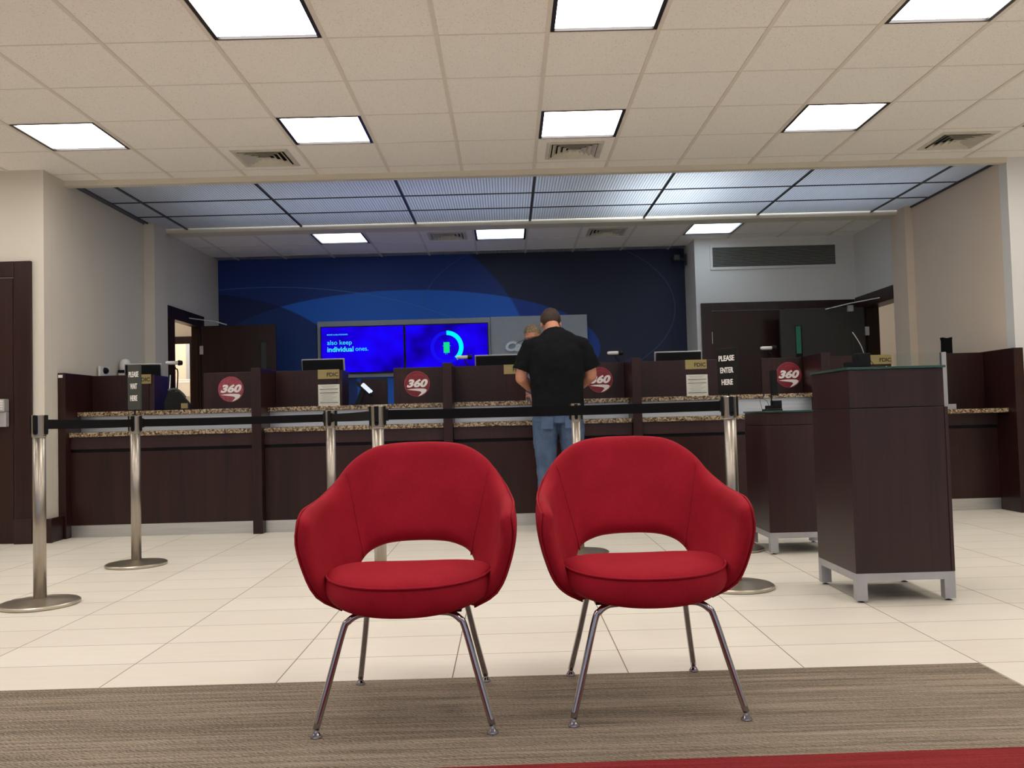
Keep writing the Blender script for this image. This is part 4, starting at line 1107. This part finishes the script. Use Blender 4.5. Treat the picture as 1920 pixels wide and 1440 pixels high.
# --- the teller facing him
tx_, ty_ = .30, 8.42
tel = thing('person', 'person with pulled-back ash blond hair bending over counter, half hidden by the man', 'person', (tx_, ty_, 0), PI)
bm = BM()
R = rotm(.30, -.35, .1); P = head(bm, (.045, .17, 1.650), R, .98)
loft(bm, [((.02, .10, 1.60), .05, .052), ((.01, .05, 1.55), .052, .052), ((0, .0, 1.48), .07, .06)], (1, 0, 0))
loft(bm, [((0, -.02, .95), .15, .10), ((0, -.02, 1.12), .12, .085), ((0, -.01, 1.30), .145, .10), ((0, -.0, 1.43), .14, .08), ((0, .0, 1.49), .09, .06)], (1, 0, 0), 24)
AR2 = {-1: [(-.155, 0, 1.43), (-.20, .02, 1.28), (-.21, .05, 1.18), (-.16, .20, 1.12), (-.10, .30, 1.09)], 1: [(.155, 0, 1.43), (.20, .02, 1.28), (.21, .05, 1.18), (.16, .20, 1.12), (.10, .30, 1.09)]}
for q in (-1, 1):
    A = AR2[q]
    loft(bm, [(A[0], .045, .045), (A[1], .04, .042), (A[2], .034, .036)], (1, 0, 0)); loft(bm, [(A[2], .034, .036), (A[3], .03, .03), (A[4], .023, .020)], (0, 0, 1))
    hand(bm, A[4], (-q*.3, .9, -.1), (0, -.1, -1), q, .5)
    loft(bm, [((q*.085, 0, .93), .085, .09), ((q*.09, .01, .5), .055, .06), ((q*.09, -.01, .10), .038, .042)], (1, 0, 0))
fuse('body', bm, 'skin', tel, .006, 4)
bm = BM(); hair_cap(bm, P, R, 1.0, nape=-.05, vol=1.08, front=.105); ball(bm, P(0, -.11, .05), .045)
o = fuse('hair', bm, 'hair_blond', tel, .005, 2, .01, .02); o['label'] = 'pulled-back ash blond hair'
bm = BM()
for q in (-1, 1): ball(bm, P(q*.03, .075, .003), .011, 10)
obj('eyes', bm, 'white_ink', tel, smooth=True)
bm = BM(); tube(bm, [P(.075, .0, .0), P(.074, .06, -.0), P(.09, .12, .0), P(.10, .16, .0)], .0028, 8); obj('headset_boom', bm, 'black', tel)
bm = BM()
loft(bm, [((0, -.02, .93), .175, .125), ((0, -.02, 1.12), .14, .105), ((0, -.01, 1.30), .165, .12), ((0, -.0, 1.43), .16, .10), ((0, .01, 1.50), .085, .07)], (1, 0, 0), 30, False)
for q in (-1, 1):
    A = AR2[q]; loft(bm, [(A[0], .062, .062), (A[1], .055, .056), (A[2], .048, .05), (A[3], .042, .042)], (1, 0, 0), 20, False)
fuse('blouse', bm, 'blouse', tel, .007, 6, .012, .09)
bm = BM(); loft(bm, [((0, -.02, .97), .165, .115), ((0, -.02, .86), .175, .125)], (1, 0, 0), 30, False)
for q in (-1, 1): loft(bm, [((q*.085, 0, .88), .095, .11), ((q*.09, .01, .5), .075, .085), ((q*.09, -.01, .05), .065, .075)], (1, 0, 0), 24, False)
fuse('trousers', bm, 'black_soft', tel, .008, 5)
for q in (-1, 1):
    bm = BM(); shoe(bm, (q*.09, 0, 0)); fuse('shoe', bm, 'black', tel, .006, 3)
